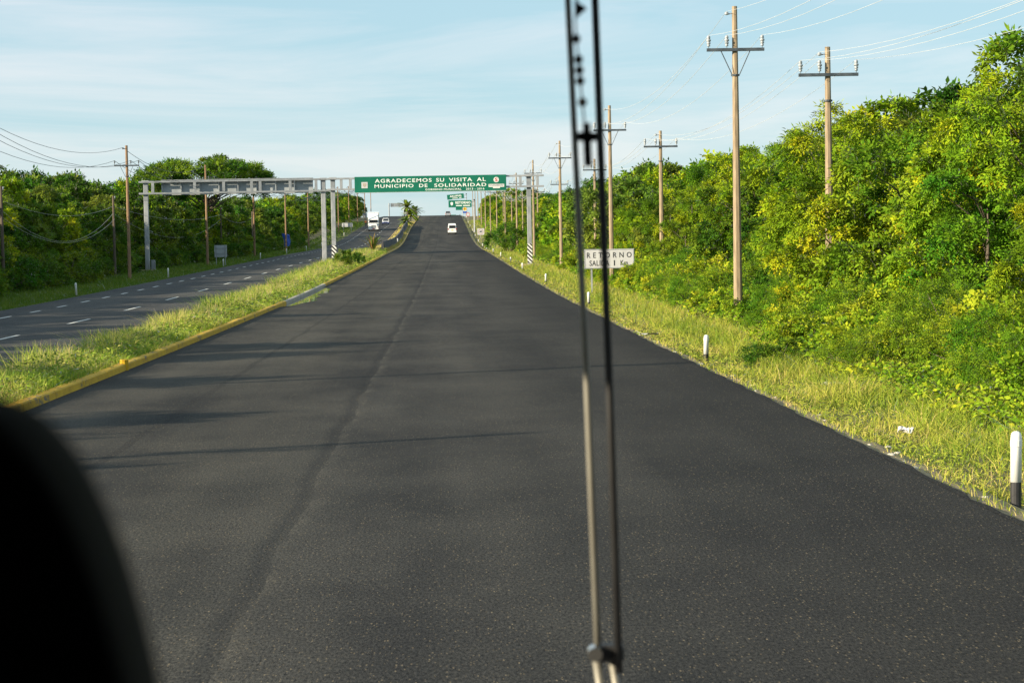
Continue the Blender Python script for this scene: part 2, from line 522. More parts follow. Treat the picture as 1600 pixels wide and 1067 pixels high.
def med_l(y):
    return np.interp(y, [0, 45, 190], [-9.0, -9.2, -11.2])
# cross-section of the bare ground: (x, offset to the right carriageway, 1 if it follows the left carriageway)
XS = [(-900, 2.0, 1), (-300, 0.6, 1), (-80, 0.0, 1), (-40, -0.15, 1), (-26, -0.3, 1), (-23, -0.28, 1), (-21.55, -0.03, 1), (-21.3, -0.10, 1), (-11.4, -0.10, 1), (-11.15, 0.10, 1),
      (-10.6, 0.12, .7), (-9.0, 0.14, .3), (-7.35, 0.11, 0), (-7.0, -0.12, 0), (5.2, -0.12, 0), (5.32, -0.04, 0), (5.9, -0.16, 0), (6.5, -0.44, 0), (9, -0.50, 0), (12, -0.42, 0), (18, -0.2, 0), (40, 0, 0), (80, 0, 0), (300, .6, 0), (900, 2, 0)]
_xx = np.array([a[0] for a in XS], float); _xo = np.array([a[1] for a in XS], float); _xw = np.array([a[2] for a in XS], float)
def ground_z(x, y):
    x = np.asarray(x, float); y = np.asarray(y, float)
    # both edges of the median drift with distance: slide the section's columns with them
    sh = kerb_x(y) + 7.1
    sl_ = med_l(y) + 11.2
    can = [-21.3, -11.4, -11.15, -10.6, -9.0, -7.35, -7.0, 5.2]
    act = [-21.3 + 0 * y, -11.4 + sl_, -11.15 + sl_, -10.6 + sl_ * .9, -9.0 + .5 * sl_ + .3 * sh, -7.35 + sh, -7.0 + sh, 5.2 + 0 * y]
    xk = x
    for c0, c1, a0, a1 in zip(can[:-1], can[1:], act[:-1], act[1:]):
        xk = np.where((x >= a0) & (x < a1), c0 + (x - a0) * (c1 - c0) / (a1 - a0), xk)
    return road_z(y) + np.interp(xk, _xx, _xo) + np.interp(xk, _xx, _xw) * left_off(y)
def gz(x, y):
    return float(ground_z(x, y))

ys = np.concatenate([np.arange(-80, 400, 4.0), np.arange(400, 1000, 8.0), np.arange(1000, 3001, 50.0)])
def sheet(name, cols, mat, zfun, kind='structure'):
    """cols: function y -> list of x; zfun(x, y) -> z"""
    k = len(cols(0.0))
    V = []
    for y in ys:
        for x in cols(y):
            V.append((x, y, zfun(x, y)))
    F = []
    for i in range(len(ys) - 1):
        for j in range(k - 1):
            F.append((i * k + j, i * k + j + 1, (i + 1) * k + j + 1, (i + 1) * k + j))
    me = bpy.data.meshes.new(name)
    me.from_pydata(V, [], F)
    o = link(name, me, mat)
    if kind:
        o['kind'] = kind
    return o

def ground_cols(y):
    sh = float(kerb_x(y)) + 7.1
    sl_ = float(med_l(y)) + 11.2
    mv = {-11.4: sl_, -11.15: sl_, -10.6: sl_ * .9, -9.0: .5 * sl_ + .3 * sh, -7.35: sh, -7.0: sh}
    return [float(x) + mv.get(float(x), 0.0) for x in _xx]
ground = sheet('ground', ground_cols, 'soil', lambda x, y: gz(x, y))
road = sheet('road', lambda y: [float(kerb_x(y)) - 0.02, -4.2, -1.5, 2.0, EDGE_R], 'asphalt_new', lambda x, y: float(road_z(y)))
road_left = sheet('oncoming_road', lambda y: [EDGE_L, -18, -15, float(med_l(y)) - 0.02], 'asphalt_old', lambda x, y: float(road_z(y) + left_off(y)))

# thin broken asphalt lip where the new mat ends on the verge
lip = MB()
rows = []
for i, y in enumerate(np.arange(10, 420, 0.55)):
    j = rnd.uniform(0.0, 0.07) + .028 * (1 + math.sin(y * .83) * math.sin(y * .31 + 1) + .5 * math.sin(y * 2.3))
    z = float(road_z(y))
    rows.append([(EDGE_R - 0.03, y, z + 0.004), (EDGE_R + 0.02 + j, y, z - 0.006), (EDGE_R + 0.05 + j * 1.2, y, z - 0.10)])
vs = [p for r3 in rows for p in r3]
fs = []
for i in range(len(rows) - 1):
    for k in range(2):
        fs.append((i * 3 + k, i * 3 + k + 1, i * 3 + k + 4, i * 3 + k + 3))
lip.add(vs, fs)
lip.build('asphalt_edge', 'asphalt_new', road)

# bare sandy strip between asphalt and grass
vs, fs = [], []
yy_ = np.arange(8, 420, 1.5)
for y in yy_:
    w_ = .75 + .35 * math.sin(y * .41) * math.sin(y * .17 + 2) + .12 * math.sin(y * 1.9)
    for q in (0, .45, 1):
        x = EDGE_R + .04 + w_ * q
        vs.append((x, y, gz(x, y) + .012))
for i in range(len(yy_) - 1):
    for k in range(2):
        fs.append((i * 3 + k, i * 3 + k + 1, i * 3 + k + 4, i * 3 + k + 3))
o = MB().add(vs, fs).build('gravel_strip', 'dry_gravel')
o['kind'] = 'structure'
# kerbs of the median (right side painted yellow as far as the puddle)
def kerb_run(y0, y1, step, mat, side):
    k = 0
    y = y0
    while y < y1:
        ye = min(y + step, y1) - 0.03
        mb = MB()
        V = []
        for yy in (y, ye):
            if side > 0:
                x = float(kerb_x(yy)); z = float(road_z(yy)); s = 1
            else:
                x = float(med_l(yy)); z = float(road_z(yy) + left_off(yy)); s = -1
            jx = 0
            V += [(x + jx, yy, z - 0.1), (x - s * 0.03, yy, z + 0.12), (x - s * 0.06, yy, z + 0.145), (x - s * 0.22, yy, z + 0.15), (x - s * 0.25, yy, z - 0.1)]
        F = [(i, (i + 1) % 5, 5 + (i + 1) % 5, 5 + i) for i in range(5)] + [(4, 3, 2, 1, 0), (5, 6, 7, 8, 9)]
        mb.add(V, F).build('kerb_stone', mat, road if side > 0 else road_left)
        y += step
        k += 1
kerb_run(6, 96, 3.0, 'kerb_paint', 1)
kerb_run(96, 128, 4.0, 'concrete', 1)
kerb_run(128, 240, 6.0, 'kerb_paint', 1)
kerb_run(240, 700, 20.0, 'yellow_road_paint', 1)
kerb_run(40, 700, 20.0, 'concrete', -1)

# markings of the oncoming carriageway
def dash(x0, y0, y1, w, mat='road_paint', name='lane_dash', steps=1):
    yy = np.linspace(y0, y1, steps + 1)
    V, F = [], []
    for y in yy:
        z = float(road_z(y) + left_off(y)) + 0.006
        x = x0(y) if callable(x0) else x0
        V += [(x - w / 2, y, z), (x + w / 2, y, z)]
    for i in range(steps):
        F.append((2 * i, 2 * i + 1, 2 * i + 3, 2 * i + 2))
    MB().add(V, F).build(name, mat, road_left)
for k in range(36):
    y = 70.5 + 15 * k
    dash(-15.1, y, y + 5.2, 0.15)
for k in range(70):
    y = 86 + 7.0 * k
    dash(-19.4, y, y + 2.6, 0.16, name='edge_dash')
dash(lambda v: float(med_l(v)) - .45, 40, 700, 0.16, 'yellow_road_paint', 'edge_line', 165)
# loose sandy strip beside the barrier
def strip(name, xa, xb, y0, y1, mat, lift):
    yy = np.arange(y0, y1 + .1, 4.0)
    V, F = [], []
    for y in yy:
        dx = float(kerb_x(y)) + 7.1
        V += [(xa + dx, y, gz(xa + dx, y) + lift), (xb + dx, y, gz(xb + dx, y) + lift)]
    for i in range(len(yy) - 1):
        F.append((2 * i, 2 * i + 1, 2 * i + 3, 2 * i + 2))
    o = MB().add(V, F).build(name, mat)
    o['kind'] = 'structure'
    return o
strip('median_soil', -9.4, -7.4, 285, 640, 'dry_earth', 0.035)

# puddle along the kerb
pud = MB()
N = 60
V = []
for i in range(N + 1):
    t = i / N
    y = 92 + 34 * t
    w = 0.08 + 1.15 * math.sin(math.pi * min(1, t * 1.05)) ** 0.7 * (0.75 + 0.25 * math.sin(9 * t) + 0.12 * math.sin(31 * t)) if 0 < t < 0.95 else 0.03
    x = float(kerb_x(y)) + 0.004
    zr = float(road_z(y)) + 0.005
    V += [(x, y, zr), (x + w, y, zr)]
pud.add(V, [(2 * i, 2 * i + 1, 2 * i + 3, 2 * i + 2) for i in range(N)])
p = pud.build('puddle', 'water')
p['kind'] = 'structure'

# ------------------------------------------------------------------ foliage generators
def unit(a):
    return a / np.maximum(np.linalg.norm(a, axis=-1, keepdims=True), 1e-9)

def leaf_quads(base, d, nrm, ln, wd, fold=0.18):
    s = unit(np.cross(d, nrm))
    n2 = unit(np.cross(s, d))
    L = ln[:, None]; Wd = wd[:, None]
    tip = base + d * L - n2 * (0.10 * L)
    mid = base + d * (0.45 * L)
    a = mid + s * Wd * .5 + n2 * Wd * fold
    b = mid - s * Wd * .5 + n2 * Wd * fold
    V = np.stack([base, a, tip, b], axis=1).reshape(-1, 3)
    F = np.arange(len(base) * 4, dtype=np.int32).reshape(-1, 4)
    return V, F

def sprays_mesh(name, rng, centers, crad, cdir, per, nl, spray_len, leaf_len, leaf_w, droop=0.35, flat=0.75, tint_bias=0.0):
    """leafy sprays on clumps: every spray is a twig with nl leaflets on both sides"""
    K = len(centers)
    N = K * per
    ci = np.repeat(np.arange(K), per)
    u = unit(rng.normal(size=(N, 3)) + cdir[ci] * 0.9 + np.array([0, 0, 0.35]))
    rad = crad[ci] * rng.uniform(0.25, 1.0, N) ** 0.6
    pos = centers[ci] + u * rad[:, None] * np.array([1, 1, flat])
    d = unit(u * 0.8 + cdir[ci] * 0.5 + rng.normal(size=(N, 3)) * 0.45 + np.array([0, 0, -droop]))
    up = unit(np.array([0, 0, .35]) + u * 1.0 + cdir[ci] * .35 + rng.normal(size=(N, 3)) * 0.35)
    side = unit(np.cross(d, up)); up = unit(np.cross(side, d))
    sl = spray_len * rng.uniform(0.6, 1.3, N)
    ct = rng.uniform(0, 1, K)[ci] * 0.68 + rng.uniform(0, 1, N) * 0.18
    B, D, U, L, Wd, T = [], [], [], [], [], []
    for k in range(nl):
        t = (k + 0.6) / nl
        sg = -1.0 if k % 2 else 1.0
        base = pos + d * (sl * (t - .35))[:, None] - np.array([0, 0, 1.0]) * (droop * 0.35 * sl * t * t)[:, None]
        if k == nl - 1:
            dd = unit(d + rng.normal(size=(N, 3)) * .15)
        else:
            dd = unit(d * 0.55 + side * sg + np.array([0, 0, -0.25]) + rng.normal(size=(N, 3)) * .22)
        B.append(base); D.append(dd); U.append(unit(up + rng.normal(size=(N, 3)) * .3))
        L.append(leaf_len * rng.uniform(.7, 1.25, N)); Wd.append(leaf_w * rng.uniform(.75, 1.2, N))
        T.append(np.clip(ct + rng.uniform(-.08, .15, N) + tint_bias, 0, 1))
    V, F = leaf_quads(np.concatenate(B), np.concatenate(D), np.concatenate(U), np.concatenate(L), np.concatenate(Wd))
    return np_mesh(name, V, F, np.concatenate(T))

def crown_clumps(rng, H, Rx, base, lobes, per_lobe, lobe_r=(0.42, 0.62), top_flat=1.0):
    C_, Rr, D_ = [], [], []
    mid = Vector((0, 0, 0))
    for i in range(lobes):
        a = 2 * math.pi * (i * 0.618 + rng.uniform(-.08, .08))
        h = (i + .5) / lobes
        zc = H * (base + (0.86 - base) * h)
        rr = Rx * (0.62 * math.sqrt(max(0.05, 1 - (max(0, h - .35) / .75) ** 2)))
        lc = np.array([rr * math.cos(a), rr * math.sin(a), zc])
        lr = Rx * rng.uniform(*lobe_r) * (1.0 - 0.25 * h)
        for k in range(per_lobe):
            u = rng.normal(size=3); u /= np.linalg.norm(u)
            if u[2] < -0.45: u[2] *= -0.5
            out = np.array([math.cos(a), math.sin(a), 0.35])
            u = u + out * .35; u /= np.linalg.norm(u)
            c = lc + u * lr * np.array([1, 1, .72 * top_flat])
            c[2] = max(c[2], 0.35)
            C_.append(c); D_.append(u); Rr.append(lr * rng.uniform(.32, .52))
    return np.array(C_), np.array(Rr), np.array(D_)

def limbs(rng, H, clumps, n, r0, lean=0.2, fork=0.25):
    mb = MB()
    lx, ly = rng.uniform(-lean, lean, 2)
    trunk = [(0, 0, -0.4), (lx * .3, ly * .3, H * .15), (lx, ly, H * .38), (lx * 1.4, ly * 1.2, H * .62), (lx * 1.2, ly * 1.5, H * .84)]
    mb.tube(trunk, [r0 * 1.25, r0, r0 * .8, r0 * .5, r0 * .18], 7)
    idx = rng.choice(len(clumps), min(n, len(clumps)), replace=False)
    for i in idx:
        c = Vector(clumps[i])
        t = min(max(c.z / H - .22, fork * .6), .72)
        k = t / .84 * 4
        a = min(int(k), 3); f = k - a
        p0 = Vector(trunk[a]).lerp(Vector(trunk[a + 1]), f)
        m1 = p0.lerp(c, .5) + Vector((rng.uniform(-.3, .3), rng.uniform(-.3, .3), rng.uniform(-.1, .35)))
        mb.tube([p0, m1, p0.lerp(c, .86)], [r0 * .36, r0 * .2, r0 * .05], 5)
    return mb

def tree_proto(name, seed, H, Rx, base, lobes, per_lobe, per, nl, sl, ll, lw, mat, droop=.35, label='', cat='tree', flat=.75, r0=.13, top_flat=1.0, nlimb=16, tint_bias=0.0, lobe_r=(0.42, 0.62)):
    rng = np.random.default_rng(seed)
    cc, cr, cd = crown_clumps(rng, H, Rx, base, lobes, per_lobe, lobe_r, top_flat)
    root = thing(name, label or name, cat)
    me = limbs(rng, H, cc, nlimb, r0).build('trunk', 'bark', root, True)
    lm = sprays_mesh('crown', rng, cc, cr, cd, per, nl, sl, ll, lw, droop, flat, tint_bias)
    link('crown', lm, mat, root)
    return root

def drop_tree(root):
    for ch in list(root.children):
        bpy.data.objects.remove(ch)
    bpy.data.objects.remove(root)

# ------------------------------------------------------------------ trees of the right-hand belt
near_right = [
    tree_proto('broadleaf_tree', 11, 8.2, 3.3, .15, 10, 10, 36, 7, .46, .20, .095, 'leaf_bright', .5, tint_bias=.1),
    tree_proto('feathery_tree', 12, 8.6, 3.4, .17, 10, 9, 44, 9, .62, .20, .055, 'leaf_bright', .6, flat=.55, tint_bias=.0),
    tree_proto('dark_leaved_tree', 13, 8.0, 3.2, .06, 10, 10, 34, 7, .42, .19, .095, 'leaf_deep', .35, tint_bias=.12),
    tree_proto('olive_green_tree', 14, 8.8, 3.0, .2, 10, 10, 34, 7, .44, .18, .088, 'leaf_olive', .35, tint_bias=.12),
    tree_proto('fresh_green_tree', 15, 7.4, 3.3, .05, 10, 10, 38, 7, .48, .18, .085, 'leaf_weed', .55, tint_bias=-.18),
]
far_protos = [
    tree_proto('broadleaf_tree', 21, 8.4, 3.5, .06, 10, 7, 18, 6, .66, .36, .19, 'leaf_bright', .4, nlimb=6, tint_bias=.06),
    tree_proto('dark_leaved_tree', 22, 8.6, 3.5, .06, 10, 7, 18, 6, .66, .36, .19, 'leaf_deep', .35, nlimb=6, tint_bias=.1),
    tree_proto('olive_green_tree', 23, 8.2, 3.4, .06, 10, 7, 18, 6, .66, .36, .18, 'leaf_olive', .35, nlimb=6, tint_bias=.1),
]
LOOK = {'broadleaf_tree': 'yellow-green broadleaf tree', 'feathery_tree': 'feathery drooping green tree', 'dark_leaved_tree': 'dark-leaved bushy tree',
        'olive_green_tree': 'olive-green open-crowned tree', 'fresh_green_tree': 'low fresh-green bushy tree'}
def kind_of(o):
    return o.name.split('.')[0]
G_R = 'trees of the sunlit belt behind the power poles'
G_L = 'trees of the shaded belt beyond the oncoming road'
def plant(proto, x, y, s, label, group, zs=1.0):
    o = dup(proto, (x, y, gz(x, y) - .05), rnd.uniform(0, 6.28), (s, s, s * zs), label, group)
    return o
def right_h(y):
    return 1.0
def right_zone(y):
    return ('beside the first braced pole' if y < 84 else 'between the first two tall poles' if y < 130 else 'behind the white RETORNO board' if y < 180
            else 'behind the gantry column' if y < 300 else 'beside the far poles up the slope')
def left_zone(y):
    return ('before the first brown pole' if y < 165 else 'behind the gantry column' if y < 215 else 'behind the square sign back' if y < 260
            else 'by the wide-crowned tree' if y < 320 else 'beside the oncoming slope')
y = 36.0
i = 0
while y < 800:
    near = y < 150
    sp = 4.6 if y < 110 else (5.4 if y < 260 else (9.0 if y < 420 else 12.0))
    for row, (bx, hs) in enumerate(((16.2, .86), (20.5, 1.02), (26.0, 1.1))):
        if row == 2 and (y > 330 or i % 2): continue
        if row == 0 and i % 5 == 3: continue
        x = bx + (rnd.uniform(-2.2, 1.6) if row == 0 else rnd.uniform(-1.5, 1.5))
        yy = y + rnd.uniform(-1.8, 1.8) + row * 2
        if near and row < 2:
            pr = near_right[[0, 1, 2, 4, 3, 1, 2, 0, 1, 3][(i * 3 + row * 4 + rnd.randrange(2)) % 10]]
            if yy < 72 and row == 0: pr = near_right[[1, 0, 4, 1][i % 4]]
        else:
            pr = far_protos[rnd.choice([0, 0, 0, 1, 2])] if row < 2 else far_protos[rnd.choice([1, 2])]
        s = hs * (rnd.uniform(.68, 1.08) if row == 0 else rnd.uniform(.84, 1.12)) * (1.06 if yy < 66 and row else 1)
        plant(pr, x, yy, s, LOOK[kind_of(pr)] + ' in the sunlit belt ' + right_zone(yy), G_R)
    y += sp
    i += 1

# ------------------------------------------------------------------ trees beyond the oncoming road
y = 4.0
i = 0
while y < 800:
    sp = 5.0 if y < 260 else (8.5 if y < 420 else 12.0)
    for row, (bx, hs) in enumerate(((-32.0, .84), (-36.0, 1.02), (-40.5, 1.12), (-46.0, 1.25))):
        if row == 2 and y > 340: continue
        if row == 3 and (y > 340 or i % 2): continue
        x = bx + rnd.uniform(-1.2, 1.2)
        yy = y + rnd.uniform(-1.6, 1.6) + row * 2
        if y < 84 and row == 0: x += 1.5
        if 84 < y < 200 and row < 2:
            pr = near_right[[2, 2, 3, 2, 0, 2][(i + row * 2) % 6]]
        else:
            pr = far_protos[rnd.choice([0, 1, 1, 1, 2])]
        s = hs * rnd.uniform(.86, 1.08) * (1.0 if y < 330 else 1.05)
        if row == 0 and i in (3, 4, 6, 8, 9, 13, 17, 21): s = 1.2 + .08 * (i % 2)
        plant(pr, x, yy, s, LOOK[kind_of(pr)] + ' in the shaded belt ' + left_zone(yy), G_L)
    y += sp
    i += 1
# low young trees that step the belt down to the verge
y = 44.0
i = 0
while y < 330:
    x = 14.3 + rnd.uniform(-.9, .9)
    pr = near_right[[1, 4, 0, 1, 4, 2][i % 6]] if y < 170 else far_protos[[0, 0, 2][i % 3]]
    if 62 < y < 70: x, pr = 12.1, near_right[0]
    plant(pr, x, y, rnd.uniform(.50, .66), 'young ' + LOOK[kind_of(pr)] + ' at the verge edge ' + right_zone(y), 'young trees at the verge edge')
    y += 11 if y < 120 else 16
    i += 1
for p_ in near_right + far_protos:
    drop_tree(p_)

# one wide flat-topped tree that stands out of the left belt
big = tree_proto('spreading_tree', 31, 13.4, 8.4, .62, 14, 12, 34, 7, .7, .30, .14, 'leaf_deep', .1, r0=.3, top_flat=.55, flat=.5,
                 label='tall wide-crowned tree rising above the belt behind the sign gantry', nlimb=40, tint_bias=.2, lobe_r=(.3, .45))
big.location = (-30.5, 272, gz(-30.5, 272))
big2 = tree_proto('emergent_tree', 33, 14.2, 1.5, .9, 3, 4, 18, 6, .5, .3, .14, 'leaf_deep', .1, r0=.09, label='thin bare-stemmed treetop poking above the wide-crowned tree', nlimb=8)
big2.location = (-30.5, 283, gz(-30.5, 283))

# ------------------------------------------------------------------ shrubs and weeds of the right verge
def shrub_proto(name, seed, H, Rx, lobes, per_lobe, per, nl, sl, ll, lw, mat, droop=.3, tint_bias=0.0):
    rng = np.random.default_rng(seed)
    cc, cr, cd = crown_clumps(rng, H, Rx, .12, lobes, per_lobe, (.45, .7))
    root = thing(name, name, 'shrub')
    mb = MB()
    for i in range(9):
        c = Vector(cc[rng.integers(len(cc))])
        mb.tube([(rng.uniform(-.1, .1), rng.uniform(-.1, .1), -.15), (c.x * .4, c.y * .4, c.z * .55), tuple(c)], [.022, .016, .006], 5)
    mb.build('stem', 'bark', root, True)
    lm = sprays_mesh('foliage', rng, cc, cr, cd, per, nl, sl, ll, lw, droop, .8, tint_bias)
    link('foliage', lm, mat, root)
    return root
shrubs = [
    shrub_proto('leafy_shrub', 41, 1.7, 1.5, 7, 9, 20, 6, .30, .11, .065, 'leaf_weed', .35),
    shrub_proto('feathery_shrub', 42, 1.5, 1.6, 7, 9, 34, 9, .34, .075, .022, 'leaf_weed', .4, -.15),
    shrub_proto('vine_mound', 43, 1.1, 1.7, 7, 9, 20, 5, .26, .12, .09, 'leaf_weed', .2, .1),
    shrub_proto('dark_shrub', 44, 1.5, 1.3, 7, 8, 22, 6, .3, .10, .06, 'leaf_deep', .3, .15),
]
SL = {'leafy_shrub': 'yellow-green leafy shrub', 'feathery_shrub': 'feathery light-green shrub', 'vine_mound': 'mound of broad-leaved vines', 'dark_shrub': 'small dark-leaved shrub'}
G_S = 'shrubs between the verge grass and the tree belt'
y = 34.0
i = 0
while y < 300:
    sp = 1.5 if y < 70 else (2.6 if y < 140 else 5)
    for q in range(2 if y < 200 else 1):
        lo = 9.3 if y < 60 else 10.6
        x = rnd.uniform(lo, 13.6)
        big_ = np.interp(x, [9, 15], [.55, 1.25])
        pr = shrubs[rnd.choice([0, 1, 2, 0, 2, 1, 3])]
        k = kind_of(pr)
        dup(pr, (x, y + rnd.uniform(-.8, .8), gz(x, y) - .05), rnd.uniform(0, 6.28), big_ * rnd.uniform(.8, 1.2), SL[k] + ' at the edge of the trees, ' + right_zone(y), G_S)
    y += sp
    i += 1
# undergrowth at the foot of the left belt
G_SL = 'shrubs at the foot of the shaded tree belt'
y = 100.0
while y < 420:
    x = rnd.uniform(-31.5, -30.6) if 172 < y < 206 else rnd.uniform(-29.5, -27.4)
    pr = shrubs[rnd.choice([3, 3, 3, 1])]  # mostly the dark kind, so the belt's shade sits in the leaf colour
    k = kind_of(pr)
    dup(pr, (x, y, gz(x, y) - .05), rnd.uniform(0, 6.28), rnd.uniform(1.0, 1.6), SL[k] + ' at the foot of the shaded belt, ' + left_zone(y), G_SL)
    y += 3.2 if y < 200 else 6
# single plants
dup(shrubs[3], (7.9, 50.5, gz(7.9, 50.5)), 0.4, (.62, .5, .42), 'low dark bush in the verge grass near a marker post', 'single verge bush')
o = dup(shrubs[3], (9.0, 300, gz(9.0, 300)), 1.4, (2.1, 2.1, 2.4), 'round dark bush at the foot of a far pole behind the gantry', 'dark bush by pole')
for x, y, s, lb in ((-8.5, 176, .85, 'leafy weed in the median in front of the gantry columns'), (-8.2, 186, .8, 'leafy weed in the median beside the gantry columns'),
                    (-7.9, 194, .6, 'small leafy weed by the median kerb near the gantry columns')):
    dup(shrubs[3], (x, y, gz(x, y)), rnd.uniform(0, 6), (s * .6, s * .6, s * 1.0), lb, 'weeds standing in the median')
for p_ in shrubs:
    drop_tree(p_)

# spiky plant with reddish fronds where the barrier begins
def fronds(name, rng, n, length, width, spread, mat, root, z0, part='frond', tint=(0, 1)):
    for i in range(n):
        a = 2 * math.pi * (i / n) + rng.uniform(-.3, .3)
        e = rng.uniform(*spread)
        L = length * rng.uniform(.8, 1.15)
        V, F, T = [], [], []
        segs = 6
        for k in range(segs + 1):
            t = k / segs
            r = L * (math.cos(e) * t)
            h = L * (math.sin(e) * t - .45 * t * t)
            w = width * (math.sin(math.pi * min(1, t * .9 + .1)) ** .6) * .5 + .004
            c = np.array([r * math.cos(a), r * math.sin(a), z0 + h])
            s = np.array([-math.sin(a), math.cos(a), 0]) * w
            V += [c + s - np.array([0, 0, w * .3]), c, c - s - np.array([0, 0, w * .3])]
        for k in range(segs):
            F += [(3 * k, 3 * k + 1, 3 * k + 4, 3 * k + 3), (3 * k + 1, 3 * k + 2, 3 * k + 5, 3 * k + 4)]
        me = np_mesh(part, np.array(V), np.array(F), np.full(len(F), rng.uniform(*tint)))
        link(part, me, mat, root)
leaf_mat('frond_red', [(0, (.10, .17, .03)), (.5, (.20, .20, .05)), (1, (.30, .17, .06))], .3, .1, 0)
sp = thing('spiky_plant', 'spiky reddish-green plant in the median where the barrier begins', 'plant', (-8.9, 262, gz(-8.9, 262)))
fronds('spiky', np.random.default_rng(5), 30, 3.9, .16, (.9, 1.5), 'frond_red', sp, .3)
MB().lathe([(.12, -.2), (.10, .2), (.05, .5)], seg=8).build('stem', 'bark', sp, True)
# palms at the far end of the barrier
def palm(x, y, h, fr, label):
    t = thing('palm_tree', label, 'palm', (x, y, gz(x, y)), 0, 'palms in the median below the crest')
    MB().tube([(0, 0, -.3), (.06, 0, h * .5), (.1, .05, h)], [.2, .16, .13], 8).build('trunk', 'bark', t, True)
    fronds('palm', np.random.default_rng(int(y)), 34, fr * 1.3, .7, (-.2, 1.3), 'leaf_olive', t, h)
    return t
palm(-10.0, 570, 4.6, 2.9, 'tall dark palm in the median at the end of the barrier')
palm(-9.6, 600, 2.2, 2.6, 'low bushy palm just beyond the tall palm in the median')
palm(-9.2, 650, 2.6, 2.6, 'small palm in the median farthest up the slope')
palm(-10.2, 556, 1.0, 2.2, 'stemless dry palm tuft at the foot of the tall palm')

# ------------------------------------------------------------------ grass (uncountable)
def blades(name, rng, x, y, h, w, mat, tint, lean=.35, label=None, zlift=0.0):
    n_ = len(x)
    z = ground_z(x, y) - 0.02 + zlift
    a = rng.uniform(0, 2 * math.pi, n_)
    fa = rng.uniform(0, 2 * math.pi, n_)
    ln = np.abs(rng.normal(0, lean, n_)) * h
    ld = np.stack([np.cos(a), np.sin(a), np.zeros(n_)], 1)
    sd = np.stack([np.cos(fa), np.sin(fa), np.zeros(n_)], 1) * (w / 2)[:, None]
    b = np.stack([x, y, z], 1)
    up = np.array([0, 0, 1.0])
    mid = b + up * (h * .6)[:, None] + ld * (ln * .35)[:, None]
    tip = b + up * h[:, None] + ld * ln[:, None]
    V = np.stack([b - sd, b + sd, mid - sd * .8, mid + sd * .8, tip - sd * .12, tip + sd * .12], 1).reshape(-1, 3)
    i = np.arange(n_) * 6
    F = np.concatenate([np.stack([i, i + 1, i + 3, i + 2], 1), np.stack([i + 2, i + 3, i + 5, i + 4], 1)])
    me = np_mesh(name, V, F, np.concatenate([tint, tint]))
    o = link(name, me, mat)
    o['kind'] = 'stuff'
    return tag(o, label, 'grass')

def patchy(x, y, s, seed):
    return (np.sin(x * 1.3 / s + seed) + np.sin(y * .9 / s + 2 * seed) + np.sin((x + y) * .55 / s + 3 * seed) + np.sin((x * .7 - y * .35) / s * 2.1 + seed)) / 4

def strip_points(rng, bands, xa, xb):
    X, Y = [], []
    for (y0, y1, dens) in bands:
        area = (y1 - y0) * (xb(0.5 * (y0 + y1)) - xa(0.5 * (y0 + y1)))
        k = int(area * dens)
        yy = rng.uniform(y0, y1, k)
        lo = np.array([xa(v) for v in yy]) if k else yy
        hi = np.array([xb(v) for v in yy]) if k else yy
        X.append(lo + (hi - lo) * rng.uniform(0, 1, k)); Y.append(yy)
    return np.concatenate(X), np.concatenate(Y)

rng = np.random.default_rng(77)
def post_gap(x, y):
    g = np.zeros(len(x), bool)
    for yp in (23.3, 51.8, 95, 137):          # worn ground in front of the marker posts
        g |= (np.abs(x - 6.15 * (1 + .0 * y)) < .42) & (y > yp - 1.9) & (y < yp + .15)
    return g
# right verge: short yellowish grass at the road, taller and mixed outwards
x, y = strip_points(rng, [(17, 32, 330), (32, 50, 300), (50, 75, 170), (75, 120, 80), (120, 200, 40), (200, 330, 14), (330, 640, 4)], lambda v: EDGE_R + .12, lambda v: 10.2 if v < 70 else 11.2)
t = np.clip((x - EDGE_R) / 2.2, 0, 1)
keep = (~post_gap(x, y)) & (rng.uniform(0, 1, len(x)) < (0.25 + .75 * t) * (0.72 + .5 * patchy(x, y, 1.0, 1.7)))
x, y, t = x[keep], y[keep], t[keep]
far = np.interp(y, [20, 60, 200, 600], [1, 1.5, 3, 7])
h = (0.07 + 0.24 * t) * rng.uniform(.35, 1.45, len(x)) * (1 + .8 * patchy(x, y, .8, .4))
tn = np.clip(.48 + .55 * patchy(x, y, .7, 2.6) + rng.normal(0, .24, len(x)) - .15 * t, 0, 1)
blades('verge_grass', rng, x, y, h, .011 * far * rng.uniform(.7, 1.3, len(x)), 'grass_dry', tn, .95, 'dry yellow-green grass on the sunlit verge along the new asphalt')
# median grass: dense, tall, with seed heads
x, y = strip_points(rng, [(24, 45, 420), (45, 70, 300), (70, 110, 170), (110, 180, 90), (180, 284, 48)], lambda v: float(med_l(v)) + .1, lambda v: float(kerb_x(v)) - .16)
far = np.interp(y, [24, 60, 200, 300], [1, 1.4, 3, 4.5])
ed = np.clip((kerb_x(y) - x) / 1.3, 0.25, 1)
h = .50 * np.sqrt(ed) * rng.uniform(.4, 1.25, len(x)) * (1 + .75 * patchy(x, y, 1.1, .9))
tn = np.clip(.40 + .46 * patchy(x, y, .9, 1.1) + rng.normal(0, .2, len(x)), 0, .9)
blades('median_grass', rng, x, y, h, .013 * far * rng.uniform(.7, 1.3, len(x)), 'grass_lush', tn, .75, 'tall bright green grass filling the median behind the yellow kerb')
x, y = strip_points(rng, [(24, 60, 22), (60, 120, 15), (120, 284, 8)], lambda v: float(med_l(v)) + .1, lambda v: float(kerb_x(v)) - .9)
far = np.interp(y, [24, 60, 200, 300], [1, 1.4, 3, 4.5])
h = rng.uniform(.38, .74, len(x)) * (1 + .45 * patchy(x, y, 1.1, .9))
